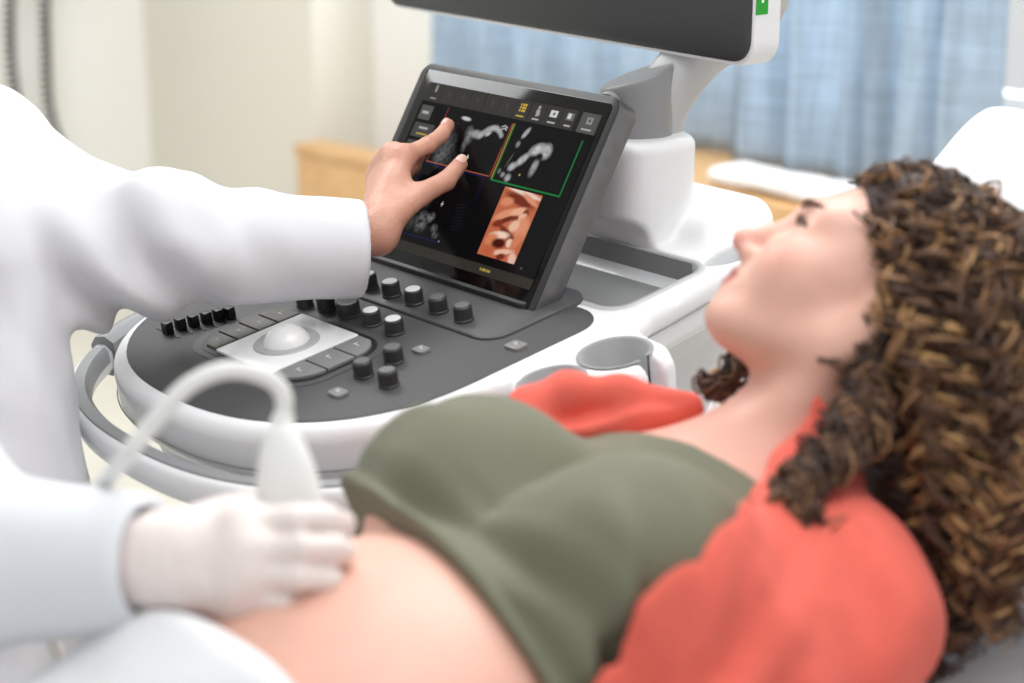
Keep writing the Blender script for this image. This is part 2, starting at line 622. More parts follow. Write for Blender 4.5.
# window wall as one mesh round its opening
V = []; F = []
for (a, b, c, d) in ((s_c1 - 0.1, s_w0, 0, CEIL), (s_w1, S_RIGHT, 0, CEIL), (s_w0, s_w1, 0, z_w0), (s_w0, s_w1, 2.35, CEIL)):
    v, f = box_geo(O0, r_, f_, z_, a, b, D_WIN, D_WIN + 0.16, c, d)
    F += [tuple(i + len(V) for i in q) for q in f]; V += v.tolist()
tag(mk('wall_window', V, F, M_WALL, smooth=False), kind='structure')
tag(wall_box('wall_beige', M_WALLB, s_c0 - 0.1, s_c1, D_BEIGE, D_WIN + 0.16, 0, CEIL), kind='structure')
tag(wall_box('wall_left', M_WALL, s_c0 - 0.15, s_c0, -1.0, D_BEIGE, 0, CEIL), kind='structure')
tag(wall_box('baseboard_left', M_FRAME, s_c0, s_c0 + 0.015, -1.0, D_BEIGE, 0, 0.1), kind='structure')
tag(wall_box('baseboard_beige', M_FRAME, s_c0 + 0.015, s_c1, D_BEIGE - 0.015, D_BEIGE, 0, 0.1), kind='structure')
# window
win = empty('window_1', WP((s_w0 + s_w1) / 2, D_WIN + 0.08, z_w0)); tag(win, kind='structure')
V = []; F = []
for (a, b, c, d) in ((s_w0, s_w0 + 0.06, z_w0, 2.35), (s_w1 - 0.06, s_w1, z_w0, 2.35), (s_w0 + 0.06, s_w1 - 0.06, z_w0, z_w0 + 0.06),
                     (s_w0 + 0.06, s_w1 - 0.06, 2.29, 2.35), ((s_w0 + s_w1) / 2 - 0.03, (s_w0 + s_w1) / 2 + 0.03, z_w0 + 0.06, 2.29)):
    v, f = box_geo(O0, r_, f_, z_, a, b, D_WIN + 0.04, D_WIN + 0.1, c, d)
    F += [tuple(i + len(V) for i in q) for q in f]; V += v.tolist()
mk('window_frame', V, F, M_FRAME, win, smooth=False)
M_PANE = mat('window_glass', (1, 1, 1), 0.02)
_nt = M_PANE.node_tree
_tr = _nt.nodes.new('ShaderNodeBsdfTransparent'); _mx = _nt.nodes.new('ShaderNodeMixShader'); _mx.inputs['Fac'].default_value = 0.06
_gl = _nt.nodes.new('ShaderNodeBsdfGlossy'); _gl.inputs['Roughness'].default_value = 0.02
_nt.links.new(_tr.outputs['BSDF'], _mx.inputs[1]); _nt.links.new(_gl.outputs['BSDF'], _mx.inputs[2])
_nt.links.new(_mx.outputs['Shader'], _nt.nodes['Material Output'].inputs['Surface'])
for a, b in ((s_w0 + 0.06, (s_w0 + s_w1) / 2 - 0.03), ((s_w0 + s_w1) / 2 + 0.03, s_w1 - 0.06)):
    wall_box('pane', M_PANE, a, b, D_WIN + 0.066, D_WIN + 0.072, z_w0 + 0.06, 2.29, win)

# wooden window ledge
D_LEDGE = 2.60
z_ledge = sv(735, 196, D_LEDGE)[1]
lg = box('window_ledge', M_WOOD, None, O0, r_, f_, z_, sv(560, 160, D_LEDGE)[0], S_RIGHT - 0.3, D_LEDGE, D_WIN, z_ledge - 0.09, z_ledge, 0.006)
tag(lg, 'light wooden window ledge running below the blue curtains', 'ledge')
# low wooden cabinet in front of the beige wall corner
q0 = sv(293, 144, D_BEIGE - 0.10)
cab = empty('wooden_cabinet', WP(q0[0] + 0.3, D_BEIGE - 0.05, 0), 'honey-coloured wooden cabinet end beside the beige wall corner', 'cabinet')
ca = nz([0.74, -0.67, 0]); cb = np.array([-ca[1], ca[0], 0])
co = WP(q0[0], D_BEIGE - 0.10, 0)
zc_ = q0[1]
box('cabinet_body', M_WOOD, cab, co, ca, cb, z_, 0.005, 0.40, 0.006, 0.09, 0.0, zc_ - 0.025, 0.003)
box('cabinet_top', M_WOOD, cab, co, ca, cb, z_, 0.0, 0.41, 0.0, 0.095, zc_ - 0.025, zc_, 0.003)

# curtains: pleated, hung from a rail above the frame
rail = tube('curtain_rail', M_STEEL, None, [WP(s_w0 - 0.1, D_WIN - 0.10, 2.5), WP(s_w1 + 0.1, D_WIN - 0.10, 2.5)], 0.012, 10)
tag(rail, 'steel curtain rail above the window', 'curtain rail')


def curtain(s0, s1, d, zb, label, nple, amp, seed, cat='curtain'):
    rg = np.random.default_rng(seed)
    nx, nzz = 120, 50
    ph = rg.random(6) * 6.28
    V = []; UV = []
    for j in range(nzz):
        t = j / (nzz - 1); z = 2.486 + (zb - 2.486) * t
        for i in range(nx):
            x = i / (nx - 1)
            w = math.sin(nple * 2 * PI * x + ph[0] + 0.5 * math.sin(3 * t + ph[1])) + 0.45 * math.sin(nple * 3.7 * PI * x + ph[2] + 1.2 * t) + 0.25 * math.sin(nple * 7.3 * x + ph[3] + 5 * t)
            w2 = 0.35 * math.sin(9 * x + 14 * t + ph[4]) * t
            s = s0 + (s1 - s0) * x + 0.012 * math.sin(5 * t + ph[5] + 6 * x)
            V.append(WP(s, d - 0.02 + amp * (w + w2) * (0.5 + 0.5 * t), z)); UV.append((s, z))
    F = [(j * nx + i, j * nx + i + 1, (j + 1) * nx + i + 1, (j + 1) * nx + i) for j in range(nzz - 1) for i in range(nx - 1)]
    o = mk('curtain', V, F, M_CURT, None, uvs=UV)
    md = o.modifiers.new('cloth', 'SOLIDIFY'); md.thickness = 0.003
    tag(o, label, cat, 'blue window curtains')
    return o


zb1 = max(sv(715, 166, D_WIN - 0.08)[1], z_ledge + 0.012)
zb2 = max(sv(800, 182, D_WIN - 0.14)[1], z_ledge + 0.012)
curtain(sv(438, 50, D_WIN - .07)[0], sv(748, 60, D_WIN - .07)[0], D_WIN - 0.07, zb1, 'blue woven curtain seen behind the tablet and grey monitor arm', 6, 0.022, 1)
curtain(sv(738, 60, D_WIN - .13)[0], sv(884, 60, D_WIN - .13)[0], D_WIN - 0.13, zb2, 'blue woven curtain hanging above the white towel, middle panel', 3, 0.020, 2)
curtain(sv(876, 60, D_WIN - .16)[0], sv(1006, 60, D_WIN - .16)[0], D_WIN - 0.16, zb2, 'blue woven curtain panel nearest the pillow, at the window edge', 2.5, 0.020, 5)

# folded white towel on the ledge
t0, t1 = sv(728, 175, D_LEDGE + 0.1)[0], sv(850, 190, D_LEDGE + 0.1)[0]
V, F = sdf_mesh(lambda p: sdbox(np.stack([p @ r_, p @ f_, p[:, 2]], 1) + 0.004 * np.stack([vnoise(p * 25), vnoise(p * 25 + 9), vnoise(p * 25 + 5)], 1),
                                ((t0 + t1) / 2, D_LEDGE + 0.085, z_ledge + 0.021), ((t1 - t0) / 2, 0.055, 0.017), 0.014),
                WP((t0 + t1) / 2, D_LEDGE + 0.11, z_ledge) - 0.35, WP((t0 + t1) / 2, D_LEDGE + 0.11, z_ledge) + 0.35, 0.008)
tag(mk('folded_towel', V, F, M_TOWEL), 'folded white towel lying on the wooden window ledge', 'towel')

# coiled black cords of the wall instrument unit, hanging on the left wall
def wall_pt(u, v, off=0.06):
    return onplane(u, v, r_ * (s_c0 + off), r_)


unit_c = wall_pt(25, -75, 0.05)
unit = empty('wall_instrument_unit', wall_pt(25, -75, 0.0), 'grey wall instrument unit above the coiled cords', 'wall unit')
box('housing', M_VINYL, unit, unit_c, f_, z_, r_, -0.16, 0.16, -0.06, 0.08, -0.05, 0.045, 0.01)
for du in (0, 1):
    box('instrument_cradle', M_BLACK, unit, wall_pt(12 + 36 * du, -62, 0.10), f_, z_, r_, -0.025, 0.025, -0.03, 0.05, -0.01, 0.03, 0.006)


def coil_cord(path, label):
    c = spline(path, 700); T = np.gradient(c, axis=0); T /= np.linalg.norm(T, axis=1, keepdims=True)
    u = nz(np.cross(T[0], [0, 1, 0.1]))
    L = np.concatenate([[0], np.cumsum(length(np.diff(c, axis=0)))])
    out = []
    for i in range(len(c)):
        u = u - T[i] * (u @ T[i]); u /= np.linalg.norm(u); w = np.cross(T[i], u)
        a = L[i] / 0.021 * 2 * PI
        out.append(c[i] + 0.0130 * (math.cos(a) * u + math.sin(a) * w))
    o = tube('coiled_cord', M_CORD, None, out, 0.0046, 6)
    tag(o, label, 'cord', 'coiled cords on the wall')


coil_cord([wall_pt(12, -60, 0.1), wall_pt(10, 0), wall_pt(11, 60), wall_pt(16, 100), wall_pt(26, 150)], 'black coiled cord hanging on the white wall, leftmost of two')
coil_cord([wall_pt(46, -60, 0.1), wall_pt(45, 0), wall_pt(46, 50), wall_pt(48, 100), wall_pt(56, 135), wall_pt(75, 175)], 'black coiled cord curving behind the white sleeve, right one of two')


# ================================================================== ULTRASOUND MACHINE
mach = empty('ultrasound_machine', (PO[0] + f_[0] * 0.3, PO[1] + f_[1] * 0.3, 0),
             'white ultrasound machine with charcoal control panel, tilted touch screen and monitor', 'ultrasound machine')
AC = 0.009


def front_arc(ra, rb, n=2.3, cb=0.06, k=40, a0=180, a1=360):
    out = []
    for i in range(k + 1):
        t = math.radians(a0 + (a1 - a0) * i / k)
        c, s = math.cos(t), math.sin(t)
        out.append((AC + ra * math.copysign(abs(c) ** (2 / n), c), cb + rb * math.copysign(abs(s) ** (2 / n), s)))
    return out


deck_poly = front_arc(0.228, 0.2) + [(0.197 + 0.04 * math.cos(t), 0.194 + 0.04 * math.sin(t)) for t in np.linspace(0, PI / 2, 10)] + [(-0.179 + 0.04 * math.cos(t), 0.194 + 0.04 * math.sin(t)) for t in np.linspace(PI / 2, PI, 10)]
prism('control_deck', M_DECK, mach, PO, r_, p_, n_, deck_poly, -0.02, 0.0015, 0.0015)

shell_poly = np.array(front_arc(0.243, 0.216) +
                      [(0.262, 0.075), (0.285, 0.055), (0.310, 0.055), (0.330, 0.075), (0.340, 0.11), (0.347, 0.15), (0.352, 0.185), (0.347, 0.210), (0.325, 0.226), (0.29, 0.232), (0.268, 0.242), (0.258, 0.27),
                       (0.252, 0.35), (0.246, 0.42), (0.232, 0.47), (0.19, 0.515), (0.13, 0.545), (0.06, 0.56), (-0.04, 0.56), (-0.12, 0.54), (-0.18, 0.51), (-0.22, 0.46), (-0.234, 0.40), (-0.236, 0.25), (-0.236, 0.12)])
COLB = P(*pan(634, 232))                 # foot of the monitor column
COLTOP = COLB + z_ * 0.112


def to_panel(w):
    q = w - PO
    return np.stack([q @ r_, q @ p_, q @ n_], 1)


def sd_shell(w):
    q = to_panel(w); a, b, h = q[:, 0], q[:, 1], q[:, 2]
    d2 = sdpoly(a, b, shell_poly)
    th = 0.03
    dx = d2 + 0.016; dy = np.abs(h + th) - th + 0.016
    d = np.minimum(np.maximum(dx, dy), 0) + np.sqrt(np.maximum(dx, 0) ** 2 + np.maximum(dy, 0) ** 2) - 0.016
    # rear plateau round the column
    lob = sdbox(q, (0.06, 0.485, -0.005), (0.135, 0.06, 0.03), 0.028)
    d = smin(d, lob, 0.03)
    # column
    rel = w - COLB
    rr = np.sqrt((np.abs(rel @ r_) ** 3 + np.abs(rel @ f_) ** 3)) ** (2 / 3.0)
    cx = np.maximum(rr - 0.046, 0); cz = np.maximum(np.abs(rel[:, 2] - 0.03) - 0.070, 0)
    cy = np.minimum(np.maximum(rr - 0.046, np.abs(rel[:, 2] - 0.03) - 0.070), 0) + np.sqrt(cx ** 2 + cz ** 2) - 0.012
    d = smin(d, cy, 0.020)
    # recesses
    tray = sdbox(q, (0.035, 0.318, 0.0), (0.196, 0.072, 0.036), 0.026)
    d = smax(d, -tray, 0.006)
    for (ca_, cb_, ra, rb) in ((0.297, 0.098, 0.026, 0.032), (0.302, 0.176, 0.030, 0.034)):
        e = np.sqrt(((a - ca_) / ra) ** 2 + ((b - cb_) / rb) ** 2)
        cup = np.maximum((e - 1) * min(ra, rb), np.abs(h) - 0.048)
        d = smax(d, -cup, 0.006)
    # slot that opens the far cup, notch in the tray rim, finger hole at the back corner
    d = smax(d, -sdbox(q, (0.343, 0.183, 0.0), (0.03, 0.009, 0.048), 0.004), 0.005)
    d = smax(d, -sph(q, (0.249, 0.313, 0.004), 0.012), 0.003)
    d = smax(d, -ell(q, (0.222, 0.420, 0.0), (0.014, 0.03, 0.05)), 0.004)
    return d


V, F = sdf_mesh(sd_shell, PO - np.array([0.55, 0.55, 0.2]), PO + np.array([0.75, 0.65, 0.35]), 0.0032)
mk('console_shell', V, F, M_WHITE, mach)
# seam lines on the side and a lower belly under the shell
low_poly = [(AC + (x - AC) * 0.86, 0.06 + (y - 0.06) * 0.88) for x, y in shell_poly if x < 0.27]
prism('lower_shell', M_WHITE2, mach, PO, r_, p_, n_, low_poly, -0.095, -0.055)
# grey linings of the recesses
prism('tray_lining', M_GREY, mach, PO, r_, p_, n_, rrect(-0.158, 0.228, 0.249, 0.387, 0.024), -0.036, -0.0335)
for x0, x1, y0, y1 in ((-0.158, 0.228, 0.3855, 0.3885),):
    box('tray_wall', M_GREY, mach, PO, r_, p_, n_, -0.13, 0.206, y0, y1, -0.034, -0.001)
rim_o = rrect(-0.163, 0.233, 0.244, 0.392, 0.028, 8); rim_i = rrect(-0.157, 0.227, 0.250, 0.386, 0.024, 8)
V = [(x, y, -0.0025) for x, y in rrect(-0.166, 0.236, 0.241, 0.395, 0.031, 8)] + [(x, y, 0.0008) for x, y in rim_o] + [(x, y, 0.0004) for x, y in rim_i] + [(x, y, -0.034) for x, y in rim_i]
n = len(rim_o); F = []
for i in range(n):
    j = (i + 1) % n
    F += [(i, j, n + j, n + i), (n + i, n + j, 2 * n + j, 2 * n + i), (2 * n + i, 2 * n + j, 3 * n + j, 3 * n + i)]
mk('tray_rim', frame_pts(PO, r_, p_, n_, V), F, M_GREYL, mach)
for (ca_, cb_, ra, rb) in ((0.297, 0.098, 0.026, 0.032), (0.302, 0.176, 0.030, 0.034)):
    V = []; F = []; n = 36
    for (sc, h) in ((1.16, 0.0012), (1.0, 0.0008), (0.96, -0.046), (0.0, -0.046)):
        V += [(ca_ + ra * sc * math.cos(2 * PI * k / n), cb_ + rb * sc * math.sin(2 * PI * k / n), h) for k in range(n)]
    for q in range(3):
        F += [(q * n + k, q * n + (k + 1) % n, (q + 1) * n + (k + 1) % n, (q + 1) * n + k) for k in range(n)]
    # leave the lining open where the far cup has its slot
    if cb_ > 0.15:
        F = [f for f in F if not all(abs((V[i][1] - 0.183)) < 0.012 and V[i][0] > ca_ for i in f)]
    mk('probe_cup_lining', frame_pts(PO, r_, p_, n_, V), F, M_GREY, mach)
# side seam
tube('seam_line', M_GREYM, mach, [P(0.2525, 0.36, -0.025), P(0.2585, 0.30, -0.025), P(0.262, 0.255, -0.025)], 0.0012, 5)
fa = front_arc(0.2445, 0.2175, k=60, a0=195, a1=350)
tube('seam_line', M_GREYM, mach, [P(a, b, -0.042) for a, b in fa], 0.0008, 5)

# bail handle round the front
hp = front_arc(0.290, 0.243, n=2.4, cb=0.055, k=70, a0=172, a1=368)


def handle_loft(name, m, pts, prof):
    """prof: (outward, h) loop swept along the handle line"""
    pts = np.array(pts); T = np.gradient(pts, axis=0); T /= length(T)[:, None]
    Nn = np.stack([T[:, 1], -T[:, 0]], 1)
    V = []; n = len(prof)
    for i in range(len(pts)):
        for (o, h) in prof:
            V.append((pts[i, 0] + Nn[i, 0] * o, pts[i, 1] + Nn[i, 1] * o, h))
    F = [(i * n + k, i * n + (k + 1) % n, (i + 1) * n + (k + 1) % n, (i + 1) * n + k) for i in range(len(pts) - 1) for k in range(n)]
    F += [tuple(range(n - 1, -1, -1)), tuple((len(pts) - 1) * n + k for k in range(n))]
    ob = mk(name, frame_pts(PO, r_, p_, n_, V), F, m, mach)
    return autosmooth(ob, 50)


HH = -0.038
handle_loft('handle_bar', M_WHITE, hp, [(-0.004, HH + 0.004), (0.006, HH + 0.005), (0.012, HH), (0.014, HH - 0.012), (0.010, HH - 0.026), (-0.002, HH - 0.030), (-0.010, HH - 0.02), (-0.010, HH - 0.004)])
handle_loft('handle_grip_strip', M_GREYM, hp[14:], [(-0.012, HH + 0.001), (-0.008, HH + 0.0065), (0.004, HH + 0.0068), (0.006, HH + 0.003), (-0.002, HH - 0.002), (-0.012, HH - 0.012)])
handle_loft('handle_grip', M_GREYM, hp[3:14], [(-0.014, HH + 0.006), (-0.004, HH + 0.014), (0.008, HH + 0.013), (0.015, HH + 0.004), (0.017, HH - 0.012), (0.012, HH - 0.030), (-0.004, HH - 0.034), (-0.014, HH - 0.02)])
for sgn in (-1, 1):
    e = hp[2] if sgn < 0 else hp[-3]
    tube('handle_bracket', M_WHITE, mach, spline([P(e[0], e[1] - 0.01, HH - 0.012), P(AC + sgn * 0.285, 0.075, HH - 0.01), P(AC + sgn * 0.235, 0.10, HH - 0.005)], 14), np.linspace(0.014, 0.022, 14), 12)

# ---- control deck furniture
# recessed border round the key cluster
CL = (-0.083, 0.098, -0.056, 0.057)
prism('key_cluster_border', M_BLACK, mach, PO, r_, p_, n_, rrect(CL[0] - 0.004, CL[1] + 0.004, CL[2] - 0.004, CL[3] + 0.004, 0.036, 10), 0.0, 0.0026)
prism('cluster_surround', M_DECK2, mach, PO, r_, p_, n_, rrect(CL[0] - 0.014, CL[1] + 0.014, CL[2] - 0.012, CL[3] + 0.012, 0.044, 10), 0.0, 0.0021)
prism('trackball_plate', M_WHITE, mach, PO, r_, p_, n_, rrect(-0.043, 0.0565, -0.0545, 0.0545, 0.002, 3), 0.0, 0.0052, 0.001)


def corner_inset(b):
    """how far the rounded outline of the cluster cuts in at height b"""
    R = 0.036; m = 0.0
    for e in (b - CL[2], CL[3] - b):
        if e < R:
            m = max(m, R - math.sqrt(max(0, R * R - (R - e) ** 2)))
    return m


def key_poly(b0, b1, side):
    bs = np.linspace(b0, b1, 8)
    if side < 0:
        outer = [(CL[0] + corner_inset(b), b) for b in bs]
        inner = [(-0.0455, b) for b in bs[::-1]]
    else:
        outer = [(CL[1] - corner_inset(b), b) for b in bs]
        inner = [(0.059, b) for b in bs[::-1]]
    return outer + inner


def glyph(parent, a, b, h, w=0.008):
    """small printed mark on a key"""
    box('key_mark', M_MARK, parent, P(a, b, h), r_, p_, n_, -w / 2, w / 2, -0.0007, 0.0007, 0, 0.0003)
    box('key_mark', M_MARK, parent, P(a - w * 0.35, b + 0.002, h), r_, p_, n_, -0.0006, 0.0006, -0.002, 0.002, 0, 0.0003)


for b0, b1 in ((-0.052, -0.027), (-0.025, -0.001), (0.001, 0.024), (0.026, 0.053)):
    k = prism('function_key', M_KEY, mach, PO, r_, p_, n_, key_poly(b0, b1, -1), 0.0, 0.0055, 0.0012)
    glyph(k, -0.062, (b0 + b1) / 2, 0.0056)
for b0, b1 in ((-0.052, -0.017), (-0.015, 0.018), (0.020, 0.053)):
    k = prism('function_key', M_KEY2, mach, PO, r_, p_, n_, key_poly(b0, b1, 1), 0.0, 0.0055, 0.0012)
    glyph(k, 0.076, (b0 + b1) / 2, 0.0056, 0.009)
lathe('trackball_ring', M_RING, mach, P(0.006, 0.0, 0.005), n_, [(0.022, 0.0), (0.024, 0.0016), (0.033, 0.0018), (0.0345, 0.0)], 48)
lathe('trackball', M_BALL, mach, P(0.006, 0.0, 0.0), n_, [(0.0255 * math.sin(t), 0.0 + 0.0255 * math.cos(t) * 0.9) for t in np.linspace(PI / 2, 0.0001, 14)], 48, 80)

# raised shelf under the rear knob row, in front of the touch screen
prism('knob_shelf', M_DECK2, mach, PO, r_, p_, n_, rrect(-0.15, 0.186, 0.119, 0.26, 0.026, 8)[:], 0.0, 0.0045, 0.003)


KN = {}


def knob(a, b, h0, rad, hgt, light):
    prof = [(rad * 1.06, 0.0), (rad * 1.06, 0.0022), (rad, 0.003), (rad, hgt - 0.0014), (rad - 0.0014, hgt), (0.0001, hgt)]
    key = (round(rad, 4), round(hgt, 4))
    if key not in KN:
        me_o = lathe('knob', M_KNOB, mach, P(a, b, h0), n_, prof, 28)
        # knurled side: pull every other vertical line in a little
        vs = me_o.data.vertices; npf = len(prof)
        off = Vector((P(a, b, h0) - wpos(mach)))
        for v in vs:
            v.co = v.co - off
        for kk in range(28):
            if kk % 2:
                for i in (2, 3):
                    v = vs[kk * npf + i]; axv = Vector(n_) * v.co.dot(Vector(n_))
                    v.co = axv + (v.co - axv) * 0.955
        KN[key] = me_o.data
        o = me_o
    else:
        o = bpy.data.objects.new('knob', KN[key]); COL.objects.link(o); o.parent = mach
    o.location = Vector(P(a, b, h0) - wpos(mach))
    cr = rad * 0.82
    lathe('knob_cap', M_CAPL if light else M_CAPD, o, P(a, b, h0 + hgt - 0.0002), n_, [(cr, 0.0), (cr, 0.0006), (cr * 0.92, 0.0012), (0.0001, 0.0012)], 24)


SH = 0.0045
for a, lt in ((-0.117, 1), (-0.077, 1), (-0.038, 1), (0.002, 1), (0.041, 1), (0.081, 0), (0.121, 0)):
    knob(a, 0.140, SH, 0.0098, 0.0165, lt)
knob(-0.001, 0.085, 0.001, 0.0122, 0.016, 1)
knob(0.040, 0.084, 0.001, 0.0098, 0.0165, 1)
knob(0.079, 0.083, 0.001, 0.0100, 0.0165, 1)
knob(-0.034, 0.080, 0.001, 0.0098, 0.0165, 0)
knob(-0.064, 0.073, 0.001, 0.0090, 0.014, 0)
knob(0.135, 0.038, 0.001, 0.0100, 0.0165, 0)
knob(0.136, 0.000, 0.001, 0.0096, 0.0165, 0)
knob(0.174, 0.001, 0.001, 0.0098, 0.0165, 0)


def small_key(u, v, w, d):
    a, b = pan(u, v, 0.003)
    k = prism('small_key', M_KEY2, mach, P(a, b, 0), r_, p_, n_, rrect(-w, w, -d, d, 0.004, 4), 0.001, 0.005, 0.0012)
    glyph(k, a, b, 0.0051, 0.006)


small_key(338, 393, 0.0095, 0.0075)
small_key(421, 350, 0.0085, 0.0070)
small_key(516, 346, 0.0100, 0.0085)
for i, (u, v) in enumerate(((168, 331), (181, 327), (194, 324), (207, 321), (219, 318), (230, 316))):
    a, b = pan(u, v, 0.004)
    box('slider_slot', M_BLACK, mach, P(a, b, 0.0), r_, p_, n_, -0.022, 0.022, -0.0012, 0.0012, 0.001, 0.0022)
    box('slider_knob', M_BLACK, mach, P(a, b, 0.0), r_, p_, n_, -0.0055, 0.0055, -0.0045, 0.0045, 0.001, 0.0145, 0.0012)

# ---- touch screen tablet
LEAN = math.radians(31)
t_ = math.cos(LEAN) * z_ + math.sin(LEAN) * f_
tn_ = np.cross(r_, t_)
TO = PO + p_ * 0.19
TA0, TA1, TH1 = -0.158, 0.166, 0.2445
prism('touch_screen_shell', M_TABSIDE, mach, TO, r_, t_, tn_, rrect(TA0, TA1, -0.012, TH1, 0.017, 8), -0.030, -0.0025, 0.003)
face = prism('touch_screen_face', M_TABLET, mach, TO, r_, t_, tn_, rrect(TA0 + 0.001, TA1 - 0.001, -0.012, TH1 - 0.001, 0.016, 8), -0.006, -0.0008, 0.0012)
prism('touch_glass', M_GLASS, mach, TO, r_, t_, tn_, rrect(TA0 + 0.010, TA1 - 0.009, -0.006, TH1 - 0.009, 0.006, 5), -0.002, 0.0, 0.0004)
# foot that joins the tablet to the deck
prism('touch_screen_foot', M_TABLET, mach, PO, r_, p_, n_, rrect(-0.13, 0.155, 0.192, 0.226, 0.010, 5), 0.0, 0.010, 0.003)


def draw_ui(nx, ny):
    """colours of the touch screen picture on an nx x ny grid, coordinates in tablet metres"""
    A0, A1, T0, T1 = -0.132, 0.150, 0.026, 0.221
    a = np.linspace(A0, A1, nx); t = np.linspace(T0, T1, ny)
    A, T = np.meshgrid(a, t)
    img = np.zeros((ny, nx, 3)); img[:] = np.array(srgb(7, 7, 8))

    def rect(x0, x1, y0, y1, c, al=1.0):
        m = (A >= x0) & (A <= x1) & (T >= y0) & (T <= y1)
        img[m] = img[m] * (1 - al) + np.array(srgb(*c)) * al

    def blob(cx, cy, rx, ry, ang, c, soft=0.35, al=1.0, tex=0.0):
        ca, sa = math.cos(ang), math.sin(ang)
        X = (A - cx) * ca + (T - cy) * sa; Y = -(A - cx) * sa + (T - cy) * ca
        d = np.sqrt((X / rx) ** 2 + (Y / ry) ** 2)
        m = np.clip((1 - d) / soft, 0, 1) * al
        if tex:
            nn = vnoise(np.stack([A.ravel() * 330, T.ravel() * 330, np.full(A.size, cx * 99)], 1)).reshape(A.shape)
            m = m * np.clip(1 - tex * 0.25 + tex * 0.6 * nn, 0, 1)
        img[:] = img * (1 - m[..., None]) + np.array(srgb(*c)) * m[..., None]

    def line(x0, y0, x1, y1, w, c):
        dx, dy = x1 - x0, y1 - y0; L = dx * dx + dy * dy
        q = np.clip(((A - x0) * dx + (T - y0) * dy) / L, 0, 1)
        m = np.hypot(A - x0 - q * dx, T - y0 - q * dy) < w
        img[m] = np.array(srgb(*c))
    # tool bar
    rect(A0, A1, 0.1985, A1 + 1, (58, 56, 53))
    for i in range(10):
        x = A0 + 0.004 + i * 0.0246
        rect(x + 0.0232, x + 0.0242, 0.199, 0.221, (36, 35, 33))
    for i, (c1, hot) in enumerate([((150, 150, 148), 0), None, None, None, None, None, ((225, 190, 70), 1), ((185, 185, 182), 0), ((215, 215, 212), 0), ((215, 215, 212), 0)] if False else
                                  [((150, 150, 148), 0), ((72, 70, 66), 0), ((72, 70, 66), 0), ((72, 70, 66), 0), ((72, 70, 66), 0), ((72, 70, 66), 0), ((225, 190, 70), 1), ((170, 170, 168), 0), ((215, 215, 212), 0), ((215, 215, 212), 0)]):
        x = A0 + 0.016 + i * 0.0246
        if i == 0:
            rect(x - 0.0015, x + 0.0015, 0.210, 0.2185, c1); rect(x - 0.005, x + 0.005, 0.2015, 0.2035, c1)
        elif hot:
            for ix in range(3):
                for iy in range(3):
                    rect(x - 0.005 + ix * 0.0037, x - 0.0025 + ix * 0.0037, 0.2075 + iy * 0.0036, 0.210 + iy * 0.0036, c1)
            rect(x - 0.006, x + 0.006, 0.2015, 0.2032, (200, 172, 70))
        elif i == 7:
            blob(x, 0.2165, 0.0025, 0.0022, 0, c1); blob(x, 0.2115, 0.0035, 0.0035, 0, c1); blob(x + 0.001, 0.208, 0.004, 0.002, 0.4, c1)
            rect(x - 0.005, x + 0.005, 0.2015, 0.2032, (190, 190, 186))
        elif i == 8:
            rect(x - 0.0055, x + 0.0055, 0.2085, 0.2165, c1); blob(x, 0.2125, 0.002, 0.002, 0, (60, 58, 55)); rect(x - 0.006, x + 0.006, 0.2015, 0.2032, (190, 190, 186))
        elif i == 9:
            rect(x - 0.0055, x + 0.0055, 0.2085, 0.2175, (110, 110, 108)); rect(x - 0.004, x + 0.001, 0.210, 0.216, c1); rect(x - 0.005, x + 0.005, 0.2015, 0.2032, (190, 190, 186))
        else:
            rect(x - 0.0015, x + 0.0015, 0.208, 0.214, c1)
    rect(0.1215, 0.1475, 0.1985, 0.2215, (88, 87, 84)); rect(0.131, 0.139, 0.209, 0.2165, (150, 150, 148)); rect(0.133, 0.137, 0.211, 0.2145, (88, 87, 84)); rect(0.127, 0.142, 0.2015, 0.2035, (185, 185, 182))
    rect(0.1145, 0.1215, 0.1985, 0.2215, (34, 33, 32))
    # side buttons
    rect(-0.128, -0.108, 0.1765, 0.193, (88, 87, 84)); rect(-0.124, -0.113, 0.183, 0.1865, (180, 180, 176))
    rect(-0.128, -0.094, 0.155, 0.172, (74, 73, 70)); rect(-0.119, -0.103, 0.1655, 0.168, (180, 180, 176)); rect(-0.120, -0.101, 0.158, 0.1605, (190, 165, 70))
    rect(-0.128, -0.094, 0.134, 0.151, (78, 77, 74)); rect(-0.119, -0.103, 0.142, 0.1445, (150, 150, 146))
    rect(-0.128, -0.094, 0.113, 0.130, (66, 65, 63))
    # quadrant 1: profile of the scan
    blob(-0.060, 0.152, 0.016, 0.030, 0.2, (96, 98, 100), 0.9, 0.8, 1.2)
    blob(-0.066, 0.140, 0.012, 0.016, 0.3, (120, 122, 124), 0.9, 0.8, 1.4)
    blob(-0.048, 0.1875, 0.010, 0.0028, -0.05, (205, 207, 208), 0.5)
    blob(-0.033, 0.170, 0.008, 0.013, 0.35, (150, 152, 154), 0.8, 0.9, 0.9)
    blob(-0.022, 0.173, 0.012, 0.006, 0.0, (176, 178, 180), 0.7, 1.0, 0.6)
    blob(-0.034, 0.157, 0.005, 0.010, 0.2, (110, 112, 114), 0.9, 1.0, 1.0)
    for q in np.linspace(0, 1, 14):
        blob(-0.016 + 0.033 * q, 0.172 + 0.012 * math.sin(q * 2.7), 0.0055 - 0.0015 * q, 0.0055 - 0.0015 * q, 0, (186, 188, 190), 0.8, 0.8, 0.5)
    blob(-0.004, 0.176, 0.006, 0.003, 0.6, (225, 226, 228), 0.9, 0.9)
    line(-0.023, 0.1455, -0.019, 0.1455, 0.0005, (220, 220, 220)); line(-0.021, 0.143, -0.021, 0.148, 0.0005, (220, 220, 220))
